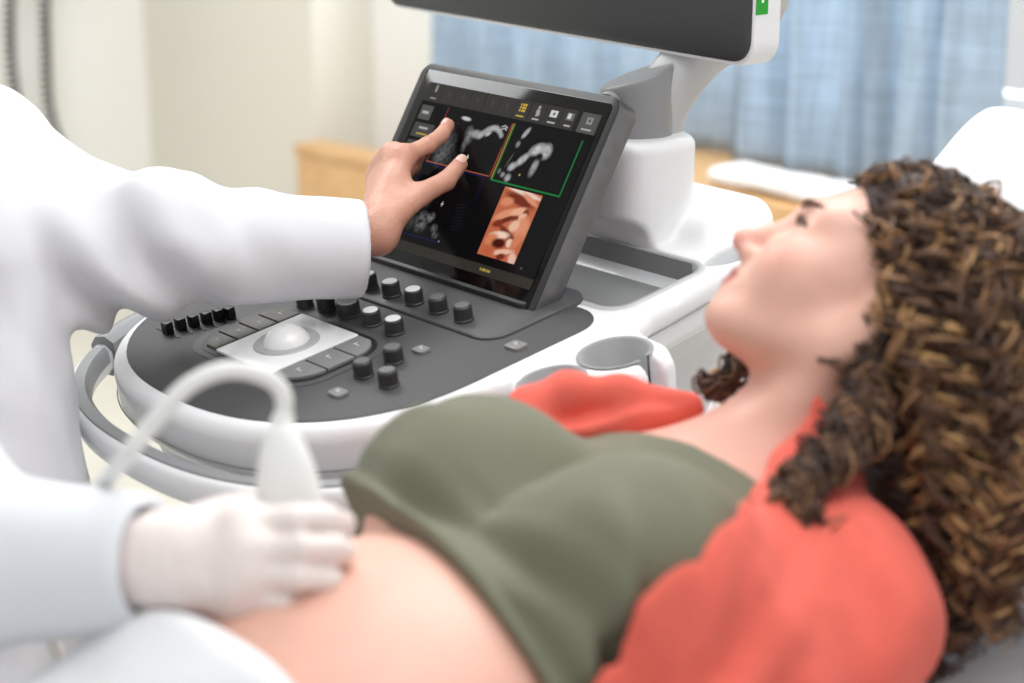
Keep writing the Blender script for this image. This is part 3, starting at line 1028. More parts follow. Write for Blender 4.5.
    # quadrant 2
    for (x, y, rx, ry, an, g) in ((0.052, 0.186, 0.004, 0.009, -0.5, 200), (0.047, 0.172, 0.004, 0.005, 0, 140), (0.044, 0.153, 0.0015, 0.012, -0.3, 90), (0.052, 0.147, 0.008, 0.006, 0.6, 185), (0.063, 0.157, 0.013, 0.006, 0.85, 190),
                                  (0.078, 0.171, 0.014, 0.008, 0.5, 205), (0.092, 0.171, 0.010, 0.011, 0, 190), (0.084, 0.151, 0.006, 0.013, -0.1, 165), (0.043, 0.136, 0.004, 0.004, 0, 150), (0.052, 0.134, 0.006, 0.006, 0.5, 170), (0.036, 0.139, 0.003, 0.004, 0, 120)):
        blob(x, y, rx, ry, an, (g, g, g + 1), 0.6, 1.0, 0.55)
    blob(0.086, 0.164, 0.006, 0.005, 0, (16, 16, 17), 0.5)
    blob(0.068, 0.140, 0.0015, 0.0015, 0, (230, 200, 150), 0.6)
    # quadrant 3
    for (x, y, rx, ry, an, g) in ((-0.050, 0.063, 0.012, 0.015, 0.2, 120), (-0.039, 0.070, 0.009, 0.007, 0.5, 135), (-0.056, 0.085, 0.012, 0.008, 0.4, 70), (-0.026, 0.060, 0.007, 0.006, 0, 110), (-0.020, 0.053, 0.006, 0.005, 0, 130), (-0.045, 0.104, 0.008, 0.010, 0.3, 90), (-0.067, 0.060, 0.008, 0.012, 0, 66)):
        blob(x, y, rx, ry, an, (g, g, g), 0.8, 0.9, 1.3)
    for k in range(9):
        line(0.001 - k * 0.0008, 0.064 + k * 0.0035, 0.014 - k * 0.0006, 0.066 + k * 0.0035, 0.0004, (30, 30, 34))
    line(-0.031, 0.0885, -0.027, 0.0885, 0.0005, (220, 220, 220)); line(-0.029, 0.086, -0.029, 0.091, 0.0005, (220, 220, 220))
    blob(-0.010, 0.047, 0.0012, 0.0018, 0, (190, 190, 200), 0.5)
    # frames
    red, grn, blu = (168, 62, 48), (18, 128, 58), (18, 18, 66)
    line(-0.083, 0.195, -0.083, 0.131, 0.0006, red); line(-0.083, 0.131, 0.0245, 0.131, 0.0005, (190, 104, 74)); line(0.025, 0.131, 0.026, 0.193, 0.0007, red)
    line(0.0285, 0.1285, 0.0285, 0.193, 0.0007, (150, 150, 60)); line(0.031, 0.1285, 0.031, 0.193, 0.0006, grn); line(0.029, 0.128, 0.137, 0.128, 0.0009, grn); line(0.137, 0.128, 0.137, 0.190, 0.0008, grn)
    line(-0.083, 0.129, -0.083, 0.046, 0.0006, blu); line(-0.083, 0.046, -0.010, 0.046, 0.0008, blu); line(0.019, 0.128, 0.018, 0.100, 0.0007, blu); line(-0.083, 0.1285, 0.02, 0.1285, 0.0006, blu)
    line(0.012, 0.187, 0.016, 0.189, 0.0006, (210, 210, 210)); line(0.016, 0.189, 0.021, 0.187, 0.0006, (210, 210, 210)); line(0.013, 0.184, 0.017, 0.186, 0.0006, (210, 210, 210)); line(0.017, 0.186, 0.021, 0.184, 0.0006, (210, 210, 210))
    # quadrant 4: warm surface rendering, cut to its frame
    x0, x1, y0, y1 = 0.0545, 0.1135, 0.0465, 0.1245
    keep = img.copy()
    m = (A > x0) & (A < x1) & (T > y0) & (T < y1)
    rect(x0, x1, y0, y1, (196, 106, 72))
    B = lambda u, v, ru, rv, an, c, soft=0.45, al=1.0: blob(x0 + u * (x1 - x0), y0 + v * (y1 - y0), ru * (x1 - x0), rv * (y1 - y0), an, c, soft, al)
    B(0.55, 0.97, 0.6, 0.05, -0.1, (240, 214, 196)); B(0.5, 0.86, 0.5, 0.09, -0.2, (120, 44, 24)); B(0.2, 0.80, 0.2, 0.08, 0.2, (222, 142, 104)); B(0.75, 0.90, 0.3, 0.05, -0.35, (226, 150, 116))
    B(0.30, 0.62, 0.36, 0.09, 0.45, (228, 150, 112)); B(0.34, 0.545, 0.34, 0.05, 0.5, (110, 40, 22)); B(0.60, 0.71, 0.26, 0.07, 0.3, (238, 178, 146)); B(0.78, 0.70, 0.10, 0.10, 0, (136, 56, 32)); B(0.72, 0.64, 0.14, 0.06, 0.6, (246, 206, 178)); B(0.58, 0.60, 0.10, 0.05, 0.2, (128, 48, 26))
    B(0.82, 0.50, 0.22, 0.22, 0.2, (226, 148, 112)); B(0.62, 0.50, 0.17, 0.10, 0.7, (240, 190, 160)); B(0.20, 0.48, 0.16, 0.07, 0.3, (134, 50, 28)); B(0.55, 0.37, 0.42, 0.06, -0.4, (120, 46, 26)); B(0.36, 0.33, 0.30, 0.07, 0.15, (246, 214, 192))
    B(0.20, 0.25, 0.20, 0.10, 0.4, (218, 132, 94)); B(0.42, 0.22, 0.22, 0.09, 0.1, (74, 22, 12)); B(0.68, 0.26, 0.10, 0.08, 0.5, (244, 206, 182)); B(0.60, 0.12, 0.34, 0.05, 0.25, (240, 190, 164)); B(0.82, 0.30, 0.12, 0.16, -0.3, (214, 128, 92)); B(0.60, 0.05, 0.14, 0.06, 0.3, (120, 46, 28)); B(0.9, 0.06, 0.12, 0.12, 0.5, (236, 190, 170)); B(0.25, 0.08, 0.2, 0.07, 0, (196, 98, 64))
    img[~m] = keep[~m]
    blob(0.126, 0.045, 0.0012, 0.0012, 0, (130, 140, 140), 0.6)
    # status bar
    rect(A0, A1, T0, 0.0375, (52, 49, 44))
    for k in range(9):
        rect(0.068 + k * 0.0019, 0.0690 + k * 0.0019, 0.0306, 0.0330 + 0.0010 * (k % 3 == 0), (206, 180, 84))
    return A, T, img


NXU, NYU = 330, 230
A, T, img = draw_ui(NXU, NYU)
V = TO + A.reshape(-1, 1) * r_ + T.reshape(-1, 1) * t_ + 0.0005 * tn_
idx = np.arange(NXU * NYU).reshape(NYU, NXU)
F = np.stack([idx[:-1, :-1], idx[:-1, 1:], idx[1:, 1:], idx[1:, :-1]], -1).reshape(-1, 4)
M_UI = mat('touch_display', (0, 0, 0), 0.10, spec=0.10, attr='tint', emit='attr', estr=0.95)
for l in list(M_UI.node_tree.links):
    if l.to_socket.name == 'Base Color':
        M_UI.node_tree.links.remove(l)
M_UI.node_tree.nodes['Principled BSDF'].inputs['Base Color'].default_value = (0.003, 0.003, 0.0035, 1)
tag(mk('display', V, F, M_UI, mach, colors=img.reshape(-1, 3)), 'lit touch display with grey scans and one orange rendering')

# ---- monitor arm and monitor
NB = COLTOP - z_ * 0.006


def sd_neck(w):
    q = w - NB
    x = q @ CR; y = q[:, 1]; z = q[:, 2]
    rr = np.sqrt((x / 1.0) ** 2 + (y / 0.9) ** 2)
    cyl = np.maximum(rr - (0.040 - 0.02 * np.clip(z - 0.05, 0, 0.1)), np.maximum(-z, 0.94 * z - 0.33 * x - 0.066))
    cyl = np.maximum(cyl, z - 0.085)
    return cyl


V, F = sdf_mesh(sd_neck, NB - 0.09, NB + 0.2, 0.003)
mk('monitor_neck', V, F, M_GREYM, mach)
lathe('pivot_cap', M_GREYM, mach, NB + np.array([-0.030, -0.026, 0.040]), nz([-0.72, -0.69, 0]), [(0.0165, 0.0), (0.0165, 0.004), (0.0145, 0.006), (0.0001, 0.006)], 32)
am0 = NB + np.array([0.020, 0.012, 0.0]) 
arm_pts = spline([am0, am0 + np.array([0.006, 0.0, 0.035]), am0 + np.array([0.045, 0.015, 0.085]), am0 + np.array([0.11, 0.03, 0.135]), am0 + np.array([0.125, 0.02, 0.22])], 30)


def ribbon(name, m, pts, w, d):
    """rounded bar with a flattened section"""
    T = np.gradient(pts, axis=0); T /= length(T)[:, None]
    V = []; n = 16
    for i in range(len(pts)):
        s = nz(np.cross(T[i], f_)); b = nz(np.cross(s, T[i]))
        for k in range(n):
            t = 2 * PI * k / n
            c, s2 = math.cos(t), math.sin(t)
            V.append(pts[i] + s * w * math.copysign(abs(c) ** 0.6, c) + b * d * math.copysign(abs(s2) ** 0.6, s2))
    F = [(i * n + k, i * n + (k + 1) % n, (i + 1) * n + (k + 1) % n, (i + 1) * n + k) for i in range(len(pts) - 1) for k in range(n)]
    F += [tuple(range(n - 1, -1, -1)), tuple((len(pts) - 1) * n + k for k in range(n))]
    return mk(name, V, F, m, mach)


ribbon('monitor_arm', M_GREYL, arm_pts, 0.026, 0.030)
MAZ = math.radians(38.5)
mr = np.array([math.sin(MAZ), -math.cos(MAZ), 0.0]); mf = np.array([math.cos(MAZ), math.sin(MAZ), 0])
MB = at(749, 66, 1.86)                                # lower right front corner of the screen
MW, MHT = 0.66, 0.40
prism('monitor_case', M_WHITE, mach, MB, mr, z_, -mf, rrect(-MW, 0.003, -0.003, MHT, 0.026, 8), -0.040, -0.003, 0.004)
prism('monitor_screen', M_MONSCR, mach, MB, mr, z_, -mf, rrect(-MW + 0.004, -0.001, 0.0015, MHT - 0.004, 0.024, 8), -0.006, 0.0, 0.001)
prism('monitor_back', M_WHITE2, mach, MB, mr, z_, -mf, rrect(-MW + 0.08, -0.04, 0.05, MHT - 0.05, 0.04, 8), -0.075, -0.038)
g = box('energy_sticker', M_GREEN, mach, MB + z_ * 0.052, mf, z_, mr, 0.004, 0.021, 0.0, 0.05, 0.003, 0.0036)
box('sticker_mark', M_WHITE, g, MB + z_ * 0.064, mf, z_, mr, 0.011, 0.0145, 0.0, 0.003, 0.0036, 0.0039)
tag(g, 'green sticker with white marks on the monitor side')

# ---- cart under the console
BC = PO + f_ * 0.30; BC = np.array([BC[0], BC[1], 0.0])
box('cart_tower', M_WHITE2, mach, BC, r_, f_, z_, -0.17, 0.17, -0.12, 0.25, 0.16, PO[2] - 0.03, 0.02)
box('cart_base', M_WHITE, mach, BC, r_, f_, z_, -0.24, 0.24, -0.20, 0.32, 0.10, 0.17, 0.02)
for sx in (-1, 1):
    for sy in (-0.15, 0.27):
        c = BC + r_ * 0.2 * sx + f_ * sy + z_ * 0.055
        w = lathe('caster_wheel', M_BLACK, mach, c - r_ * 0.014, r_, [(0.0001, 0.0), (0.048, 0.0), (0.055, 0.006), (0.055, 0.022), (0.048, 0.028), (0.0001, 0.028)], 24)
        box('caster_fork', M_GREYM, mach, c, r_, f_, z_, -0.02, 0.02, -0.015, 0.015, 0.0, 0.055, 0.003)


# ================================================================== THE PATIENT
INC = math.radians(16)
Xb = r_; Yb = f_ * math.cos(INC) + z_ * math.sin(INC); Zb = -f_ * math.sin(INC) + z_ * math.cos(INC)
NO = at(728, 418, 1.42)                               # hollow of the neck
RB = np.stack([Xb, Yb, Zb], 1)


def B2W(x, y, z): return NO + Xb * x + Yb * y + Zb * z


# head frame from the profile in the photograph
TA = math.radians(45); YAW = math.radians(6)
h_up = CR * math.cos(TA) + CU * math.sin(TA)
h_f0 = -CR * math.sin(TA) + CU * math.cos(TA)
h_f = nz(h_f0 * math.cos(YAW) + CF * math.sin(YAW))
h_x = np.cross(h_f, h_up)
HS = 0.925
CHIN = at(705, 322, 1.455)
HO = CHIN + h_up * 0.112 * HS - h_f * 0.088 * HS


def head_local(w):
    q = (w - HO) / HS
    return np.stack([q @ h_x, q @ h_f, q @ h_up], 1)


def sd_head(w, female=True):
    p = w
    m = np.stack([np.abs(p[:, 0]), p[:, 1], p[:, 2]], 1)
    d = ell(p, (0, -0.012, 0.030), (0.074, 0.096, 0.084))
    d = smin(d, ell(p, (0, 0.040, -0.030), (0.060, 0.056, 0.078)), 0.03)
    d = smin(d, seg(m, (0.054, -0.002, -0.060), (0.022, 0.066, -0.094), 0.017, 0.017), 0.035)
    d = smin(d, ell(p, (0, 0.078, -0.096), (0.020, 0.018, 0.017)), 0.022)
    d = smin(d, ell(m, (0.036, 0.062, -0.034), (0.028, 0.026, 0.026)), 0.03)
    d = smin(d, seg(m, (0.0, 0.087, 0.020), (0.040, 0.072, 0.020), 0.013, 0.011), 0.02)
    # eye sockets, then lids over the eyeball
    d = smax(d, -ell(m, (0.033, 0.098, 0.001), (0.017, 0.013, 0.012)), 0.014)
    d = smin(d, ell(m, (0.032, 0.0765, 0.000), (0.0145, 0.0130, 0.0135)), 0.008)
    # nose
    d = smin(d, seg(p, (0, 0.090, 0.006), (0, 0.1125, -0.034), 0.0070, 0.0095), 0.012)
    d = smin(d, sph(p, (0, 0.1150, -0.0385), 0.0095), 0.008)
    d = smin(d, ell(m, (0.0115, 0.1010, -0.0440), (0.0075, 0.0105, 0.0075)), 0.008)
    d = smax(d, -ell(m, (0.0060, 0.1055, -0.0515), (0.0034, 0.0050, 0.0040)), 0.003)
    # mouth
    d = smin(d, ell(p, (0, 0.082, -0.066), (0.026, 0.018, 0.020)), 0.015)
    d = smin(d, seg(m, (0.0, 0.0985, -0.0625), (0.021, 0.0860, -0.0665), 0.0056, 0.0026), 0.006)
    d = smin(d, seg(m, (0.0, 0.0970, -0.0735), (0.019, 0.0860, -0.0695), 0.0064, 0.0028), 0.006)
    d = smax(d, -seg(m, (0.0, 0.1045, -0.0680), (0.023, 0.0900, -0.0675), 0.0020, 0.0014), 0.003)
    # ears
    ear = ell(m, (0.071, -0.010, -0.018), (0.006, 0.016, 0.028))
    ear = smax(ear, -ell(m, (0.079, -0.006, -0.014), (0.006, 0.009, 0.016)), 0.006)
    d = smin(d, ear, 0.008)
    return d


NECK1 = np.array(HO + HS * (h_f * (-0.028) + h_up * (-0.055)))
LEGDIR = -f_
PEL = B2W(0, -0.60, -0.09)


def sd_torso(q, kb=0.025):
    """q in body coordinates"""
    m = np.stack([np.abs(q[:, 0]), q[:, 1], q[:, 2]], 1)
    d = ell(q, (0, -0.165, -0.095), (0.145, 0.205, 0.098))
    d = smin(d, seg(m, (0.0, -0.045, -0.070), (0.120, -0.045, -0.082), 0.052, 0.046), 0.05)
    d = smin(d, ell(q, (0, -0.40, -0.10), (0.150, 0.25, 0.092)), 0.06)
    d = smin(d, ell(q, (0, -0.408, -0.030), (0.156, 0.172, 0.118)), 0.085)
    d = smin(d, ell(m, (0.081, -0.200, 0.005), (0.081, 0.086, 0.081)), kb)
    d = smin(d, ell(q, (0, -0.60, -0.09), (0.178, 0.13, 0.105)), 0.06)
    return d


ARM_S = np.array([0.145, -0.065, -0.092]); ARM_E = np.array([0.195, -0.33, -0.150]); ARM_W = np.array([0.175, -0.55, -0.125])
ARM_EF = np.array([-0.115, -0.30, -0.190]); ARM_WF = np.array([-0.120, -0.54, -0.170])


def sd_arms(q, grow=0.0, k=0.02):
    mir = np.array([-1.0, 1, 1])
    out = None
    for S_, E_, W_ in ((ARM_S, ARM_E, ARM_W), (ARM_S * mir, ARM_EF, ARM_WF)):
        d = seg(q, S_, E_, 0.052 + grow, 0.042 + grow)
        d = smin(d, seg(q, E_, W_, 0.040 + grow, 0.028 + grow), k)
        out = d if out is None else np.minimum(out, d)
    return out


def sd_legs(w):
    d = None
    for s in (-1, 1):
        a = PEL + r_ * 0.09 * s; b = PEL + r_ * 0.10 * s + LEGDIR * 0.42 - z_ * 0.01; c = PEL + r_ * 0.10 * s + LEGDIR * 0.82 - z_ * 0.045; e = c + LEGDIR * 0.03 + z_ * 0.10
        l = smin(smin(seg(w, a, b, 0.085, 0.058), seg(w, b, c, 0.055, 0.036), 0.02), seg(w, c, e, 0.035, 0.028), 0.02)
        d = l if d is None else np.minimum(d, l)
    return d


def sd_neck_w(w):
    a = B2W(0, -0.015, -0.085); c = NECK1
    d = seg(w, a, c, 0.058, 0.050)
    # sternomastoid cords
    for s in (-1, 1):
        d = smin(d, seg(w, B2W(0.012 * s, -0.012, -0.034), HO + h_x * (-0.050 * s) + h_f * (-0.010) + h_up * (-0.045), 0.012, 0.012), 0.03)
    return d


def to_body(w): return (w - NO) @ RB


def sd_patient(w):
    q = to_body(w)
    d = smin(sd_torso(q), sd_arms(q), 0.05)
    d = smin(d, sd_neck_w(w), 0.05)
    d = smin(d, sd_head(head_local(w)) * HS, 0.022)
    d = smin(d, sd_legs(w), 0.06)
    return d


pat = empty('person', (PEL[0], PEL[1], PEL[2] - 0.10), 'woman lying back in olive top and coral cardigan, looking towards the screen', 'person')
V, F = sdf_mesh(sd_patient, NO - np.array([1.35, 1.3, 0.5]), NO + np.array([0.55, 0.45, 0.45]), 0.0038)
hl = head_local(V)
skin = np.array(srgb(232, 181, 163)); blush = np.array(srgb(220, 138, 124)); lipc = np.array(srgb(178, 92, 88))
c = np.tile(skin, (len(V), 1))


def mixin(mask, col):
    global c
    c = c * (1 - mask[:, None]) + col * mask[:, None]


inface = (np.abs(hl[:, 0]) < 0.1) & (np.abs(hl[:, 1]) < 0.14) & (np.abs(hl[:, 2]) < 0.14)
mh = np.stack([np.abs(hl[:, 0]), hl[:, 1], hl[:, 2]], 1)
mixin(np.clip(1 - length((mh - [0.044, 0.074, -0.030]) / [0.03, 0.03, 0.028]), 0, 1) * 0.8 * inface, blush)
mixin(np.clip(1 - length((mh - [0.0, 0.116, -0.040]) / [0.02, 0.02, 0.02]), 0, 1) * 0.8 * inface, blush)
mixin(np.clip(2.2 * (1 - length((mh - [0.0, 0.097, -0.068]) / [0.025, 0.018, 0.0125])), 0, 1) * inface, lipc)
bl = to_body(V)
mixin(np.clip(1 - length((bl - [0, -0.03, 0.0]) / [0.14, 0.07, 0.1]), 0, 1) * 0.3, blush)
mk('body', V, F, M_SKIN, pat, colors=c)


def H2W(x, y, z): return HO + HS * (h_x * x + h_f * y + h_up * z)


# eyes, brows, lashes
for s in (-1, 1):
    ce = np.array([0.032 * s, 0.0785, 0.002])
    V = []; F = []; cl = []
    n1, n2 = 14, 24
    for i in range(n1 + 1):
        th = PI * i / n1
        for k in range(n2):
            ph = 2 * PI * k / n2
            V.append(H2W(ce[0] + 0.0128 * math.sin(th) * math.cos(ph), ce[1] + 0.0128 * math.cos(th), ce[2] + 0.0078 * math.sin(th) * math.sin(ph)))
            cl.append(srgb(20, 14, 12) if th < 0.35 else srgb(58, 36, 26) if th < 0.85 else srgb(226, 214, 208))
    F = [(i * n2 + k, i * n2 + (k + 1) % n2, (i + 1) * n2 + (k + 1) % n2, (i + 1) * n2 + k) for i in range(n1) for k in range(n2)]
    mk('eye', V, F, M_EYE, pat, colors=np.array(cl))
    lash = [H2W(x * s, y, z) for x, y, z in ((0.019, 0.0885, 0.002), (0.026, 0.0925, 0.0065), (0.033, 0.0925, 0.0075), (0.040, 0.0885, 0.0055), (0.046, 0.082, 0.001))]
    tube('eyelash', M_BROW, pat, spline(lash, 14), np.array([0.0010] + [0.0026] * 12 + [0.0010]), 6)
    brow = [H2W(x * s, y, z) for x, y, z in ((0.010, 0.0985, 0.0175), (0.020, 0.0980, 0.0215), (0.032, 0.0925, 0.0240), (0.044, 0.0830, 0.0240), (0.054, 0.0705, 0.0205))]
    tube('eyebrow', M_BROW, pat, spline(brow, 16), np.concatenate([np.linspace(0.0018, 0.0024, 8), np.linspace(0.0024, 0.0006, 8)]), 6)

# --- olive tank top


def tank_raw(q):
    x, y, z = q.T
    m = np.abs(x)
    hug = np.clip((-0.225 - y) / 0.05, 0, 1)
    d = sd_torso(q, 0.060) * (1 - hug) + sd_torso(q, 0.030) * hug
    # soft gathers under the bust and at the near side, plus horizontal creases
    g = np.clip((-0.235 - y) / 0.05, 0, 1) * np.clip((y + 0.36) / 0.03, 0, 1)
    fold = 0.0045 * np.sin(y * 150 + 9 * x + 2.0 * vnoise(q * 14)) * g
    side = np.clip((m - 0.07) / 0.06, 0, 1)
    fold = fold + 0.0065 * np.sin((y * 0.80 - z * 0.6) * 100 + 3 * vnoise(q * 9 + 3)) * side * np.clip((-0.14 - y) / 0.06, 0, 1)
    fold = fold + 0.0022 * vnoise(q * np.array([22, 12, 22]))
    return d - 0.007 - np.maximum(fold, -0.0035)


def sd_tank(w):
    q = to_body(w); x, y, z = q.T
    m = np.abs(x)
    d = tank_raw(q)
    d = smin(d, np.sqrt((d - 0.000) ** 2 + (y + HEM - HEMT * x) ** 2) - 0.0085, 0.008)
    up = y + 0.045 + 0.15 * np.clip(m - 0.06, 0, 1)       # scoop neckline
    strap = np.maximum(np.abs(m - 0.108) - 0.018, y - 0.03)
    reg = np.minimum(up, strap)
    reg = np.maximum(reg, -(y + HEM - HEMT * x))
    arm = np.maximum(0.128 - m, -(y + 0.125)) * -1
    reg = np.maximum(reg, np.minimum(m - 0.132, y + 0.12))
    return smax(d, reg, 0.004)


HEM = 0.296; HEMT = -0.20
V, F = sdf_mesh(sd_tank, NO - np.array([0.45, 0.45, 0.32]), NO + np.array([0.35, 0.32, 0.25]), 0.0036, slack=1.6)
mk('tank_top', V, F, M_OLIVE, pat)

# --- coral cardigan, open at the front


def sd_cardigan(w):
    q = to_body(w); x, y, z = q.T
    m = np.abs(x)
    base = smin(sd_torso(q, 0.075) - 0.003, sd_arms(q, 0.006, 0.03), 0.05)
    base = smin(base, sd_neck_w(w) + 0.004, 0.06)
    fold = 0.009 * vnoise(q * np.array([16, 7, 16]) + 3) + 0.0055 * np.sin((y * 0.75 + x * 0.66) * 75 + 3 * vnoise(q * 9))
    armz = np.clip((m - 0.17) / 0.05, 0, 1)
    d = base - 0.010 - np.maximum(fold, -0.005) * (0.5 + 0.7 * armz)
    d = smin(d, tank_raw(q) - 0.005, 0.01)
    # front edge: runs from beside the neck out over the breast to the hip
    edge = np.interp(-y, [-0.05, 0.0, 0.07, 0.10, 0.12, 0.15, 0.20, 0.27, 0.35], [0.058, 0.070, 0.095, 0.114, 0.127, 0.148, 0.160, 0.152, 0.145]) + 0.003 * vnoise(q * 10 + 7)
    reg = np.where(z > -0.09, (edge - m) * 0.8, -0.05)
    reg = np.maximum(reg, y - 0.055 + 0.35 * np.clip(0.11 - m, 0, 1))
    reg = np.maximum(reg, -(y + 0.60))
    reg = np.maximum(reg, np.where(x < 0, -(y + 0.135), -1))
    d = smax(d, reg, 0.006)
    # rolled front band and the loose flap lying over the far shoulder
    for s, pts in ((1, ((0.058, 0.030, -0.015), (0.078, -0.020, -0.010), (0.104, -0.075, -0.008), (0.155, -0.16, -0.004), (0.162, -0.28, -0.04))),
                   (-1, ((-0.070, 0.030, -0.020), (-0.105, -0.015, 0.002), (-0.130, -0.05, 0.015), (-0.142, -0.085, 0.015), (-0.145, -0.115, -0.01)))):
        d = smin(d, chain(q, [np.array(a) for a in pts], [0.006, 0.011, 0.013, 0.013, 0.011], 0.02), 0.018)
    d = smin(d, chain(q, [np.array(a) for a in ((0.150, -0.085, -0.035), (0.178, -0.16, -0.028), (0.194, -0.24, -0.048), (0.200, -0.34, -0.085))], [0.010, 0.014, 0.015, 0.013], 0.02), 0.016)
    return d


V, F = sdf_mesh(sd_cardigan, NO - np.array([0.75, 0.75, 0.45]), NO + np.array([0.5, 0.4, 0.3]), 0.0042, slack=1.6)
mk('cardigan', V, F, M_CORAL, pat)


# ================================================================== BED, PILLOW, BLANKET
BED_Z = PEL[2] - 0.112
bed = empty('examination_bed', (PEL[0], PEL[1], 0), 'raised examination bed with white linen under the woman', 'bed')
HIP = PEL - z_ * (PEL[2] - BED_Z)
box('base_frame', M_STEEL, bed, np.array([HIP[0], HIP[1], 0]), r_, f_, z_, -0.26, 0.26, -0.95, 0.75, BED_Z - 0.20, BED_Z - 0.125, 0.01)
box('mattress', M_SHEET, bed, np.array([HIP[0], HIP[1], 0]), r_, f_, z_, -0.24, 0.38, -1.05, 0.02, BED_Z - 0.12, BED_Z, 0.02)
BI = math.radians(17)
bY = f_ * math.cos(BI) + z_ * math.sin(BI); bZ = -f_ * math.sin(BI) + z_ * math.cos(BI)
box('backrest', M_SHEET, bed, HIP + f_ * 0.02, r_, bY, bZ, -0.16, 0.38, 0.0, 0.95, -0.115, 0.0, 0.02)
box('pedestal', M_VINYL, bed, np.array([HIP[0], HIP[1], 0]), r_, f_, z_, -0.18, 0.18, -0.55, 0.35, 0.08, BED_Z - 0.20, 0.02)
box('floor_plate', M_VINYL, bed, np.array([HIP[0], HIP[1], 0]), r_, f_, z_, -0.25, 0.25, -0.7, 0.5, 0.0, 0.08, 0.015)

# pillow: soft rounded slab leaning up behind the head
PI_INC = math.radians(30)
pY = f_ * math.cos(PI_INC) + z_ * math.sin(PI_INC); pZ = -f_ * math.sin(PI_INC) + z_ * math.cos(PI_INC)
HB = HO - h_f * 0.10                                   # back of the head
PC = HB + pY * 0.13 + r_ * 0.07 - pZ * 0.062


def sd_pillow(w):
    q = w - PC
    x = q @ r_; y = q @ pY; z = q @ pZ
    ed = np.maximum(np.abs(x) / 0.32, np.abs(y) / 0.26)
    th = 0.085 * np.sqrt(np.clip(1.02 - ed ** 2.6, 0.02, 1))
    p2 = np.stack([x, y, z], 1)
    d = sdbox(p2, (0, 0, 0), (0.31, 0.25, 0.085), 0.07)
    d = smax(d, (np.abs(z) - th) * 0.8, 0.03)
    dent = 0.030 * np.exp(-((x + 0.10) ** 2 + (y + 0.10) ** 2) / 0.018) * (z > 0)
    d = d + dent - 0.004 * vnoise(p2 * np.array([9, 9, 9]) + 2) - 0.0025 * vnoise(p2 * 22 + 5)
    return d * 0.9


V, F = sdf_mesh(sd_pillow, PC - 0.55, PC + 0.55, 0.007, slack=1.6)
tag(mk('pillow', V, F, M_SHEET), "plump white pillow behind the woman's curly head", 'pillow')


def sd_blanket(w):
    q = to_body(w)
    body = smin(sd_torso(q), sd_legs(w), 0.10)
    m = np.stack([(w - HIP) @ r_, (w - HIP) @ f_, w[:, 2]], 1)
    d = body - 0.028 - 0.010 * vnoise(w * 9) - 0.004 * vnoise(w * 21 + 4)
    slab = sdbox(m, (0.07, -0.50, BED_Z + 0.022), (0.30, 0.52, 0.020), 0.018)
    d = smin(d, slab, 0.10)
    # upper hem of the blanket on the lower belly, with a rolled edge
    yy = q[:, 1] + BLH + 0.02 * q[:, 0] - 0.012 * vnoise(w * 8 + 1)
    d = smax(d, yy, 0.02)
    d = smax(d, -(body - 0.004), 0.004)
    d = smax(d, BED_Z + 0.002 - w[:, 2], 0.004)
    return d * 0.85


BLH = 0.462
V, F = sdf_mesh(sd_blanket, HIP - np.array([1.15, 1.0, 0.1]), HIP + np.array([0.6, 0.5, 0.4]), 0.008, slack=1.7)
tag(mk('blanket', V, F, M_SHEET), "white blanket drawn up over the woman's hips below the bare belly", 'blanket')

# ================================================================== HAIR
SC = (0.0, -0.012, 0.030); SR = (0.0775, 0.100, 0.088)


def scalp_ok(p):
    x, y, z = np.abs(p[:, 0]), p[:, 1], p[:, 2]
    front = 0.066 - 0.012 * (x / 0.06) ** 2               # hairline height on the forehead
    lim = np.interp(z, [-0.09, -0.05, -0.015, 0.02, 0.05, 0.075, 0.10], [-0.040, -0.026, -0.014, 0.020, 0.062, 0.090, 0.12])
    return (y < lim) & (z > -0.085)


def hair_cap(w):
    p = head_local(w)
    d = np.minimum(sd_head(p), ell(p, SC, SR) + 0.003) * HS - 0.010 - 0.006 * vnoise(p * 45)
    x, y, z = np.abs(p[:, 0]), p[:, 1], p[:, 2]
    lim = np.interp(z, [-0.09, -0.05, -0.015, 0.02, 0.05, 0.075, 0.10], [-0.040, -0.026, -0.014, 0.020, 0.062, 0.090, 0.12]) - 0.004
    reg = np.maximum((y - lim) * 0.7, -0.085 - z)
    return smax(d, reg, 0.01)


hair = empty('hair', (HO[0] - pat.location[0], HO[1] - pat.location[1], HO[2] - pat.location[2])) if False else None
V, F = sdf_mesh(hair_cap, HO - 0.2, HO + 0.2, 0.005, slack=1.5)
HAIRCOL = [srgb(56, 41, 36), srgb(84, 61, 49), srgb(110, 81, 61), srgb(150, 112, 78), srgb(198, 156, 106)]
M_HAIR = [mat('curly_hair_%s' % nme, cc, 0.55, spec=0.35) for nme, cc in zip(('espresso', 'dark_brown', 'brown', 'chestnut', 'honey'), HAIRCOL)]


def obstacle(w):
    q = to_body(w)
    d = np.minimum(sd_cardigan(w), sd_head(head_local(w)) * HS)
    d = np.minimum(d, sd_neck_w(w))
    return np.minimum(d, sd_pillow(w))


def grad(f, p, e=0.004):
    g = np.zeros_like(p)
    for t in np.array([[1, -1, -1], [-1, -1, 1], [-1, 1, -1], [1, 1, 1]], float):
        g += t * f(p + t * e)[:, None]
    return g / (length(g)[:, None] + 1e-9)


def nz_rows(a): return a / (length(a)[:, None] + 1e-9)


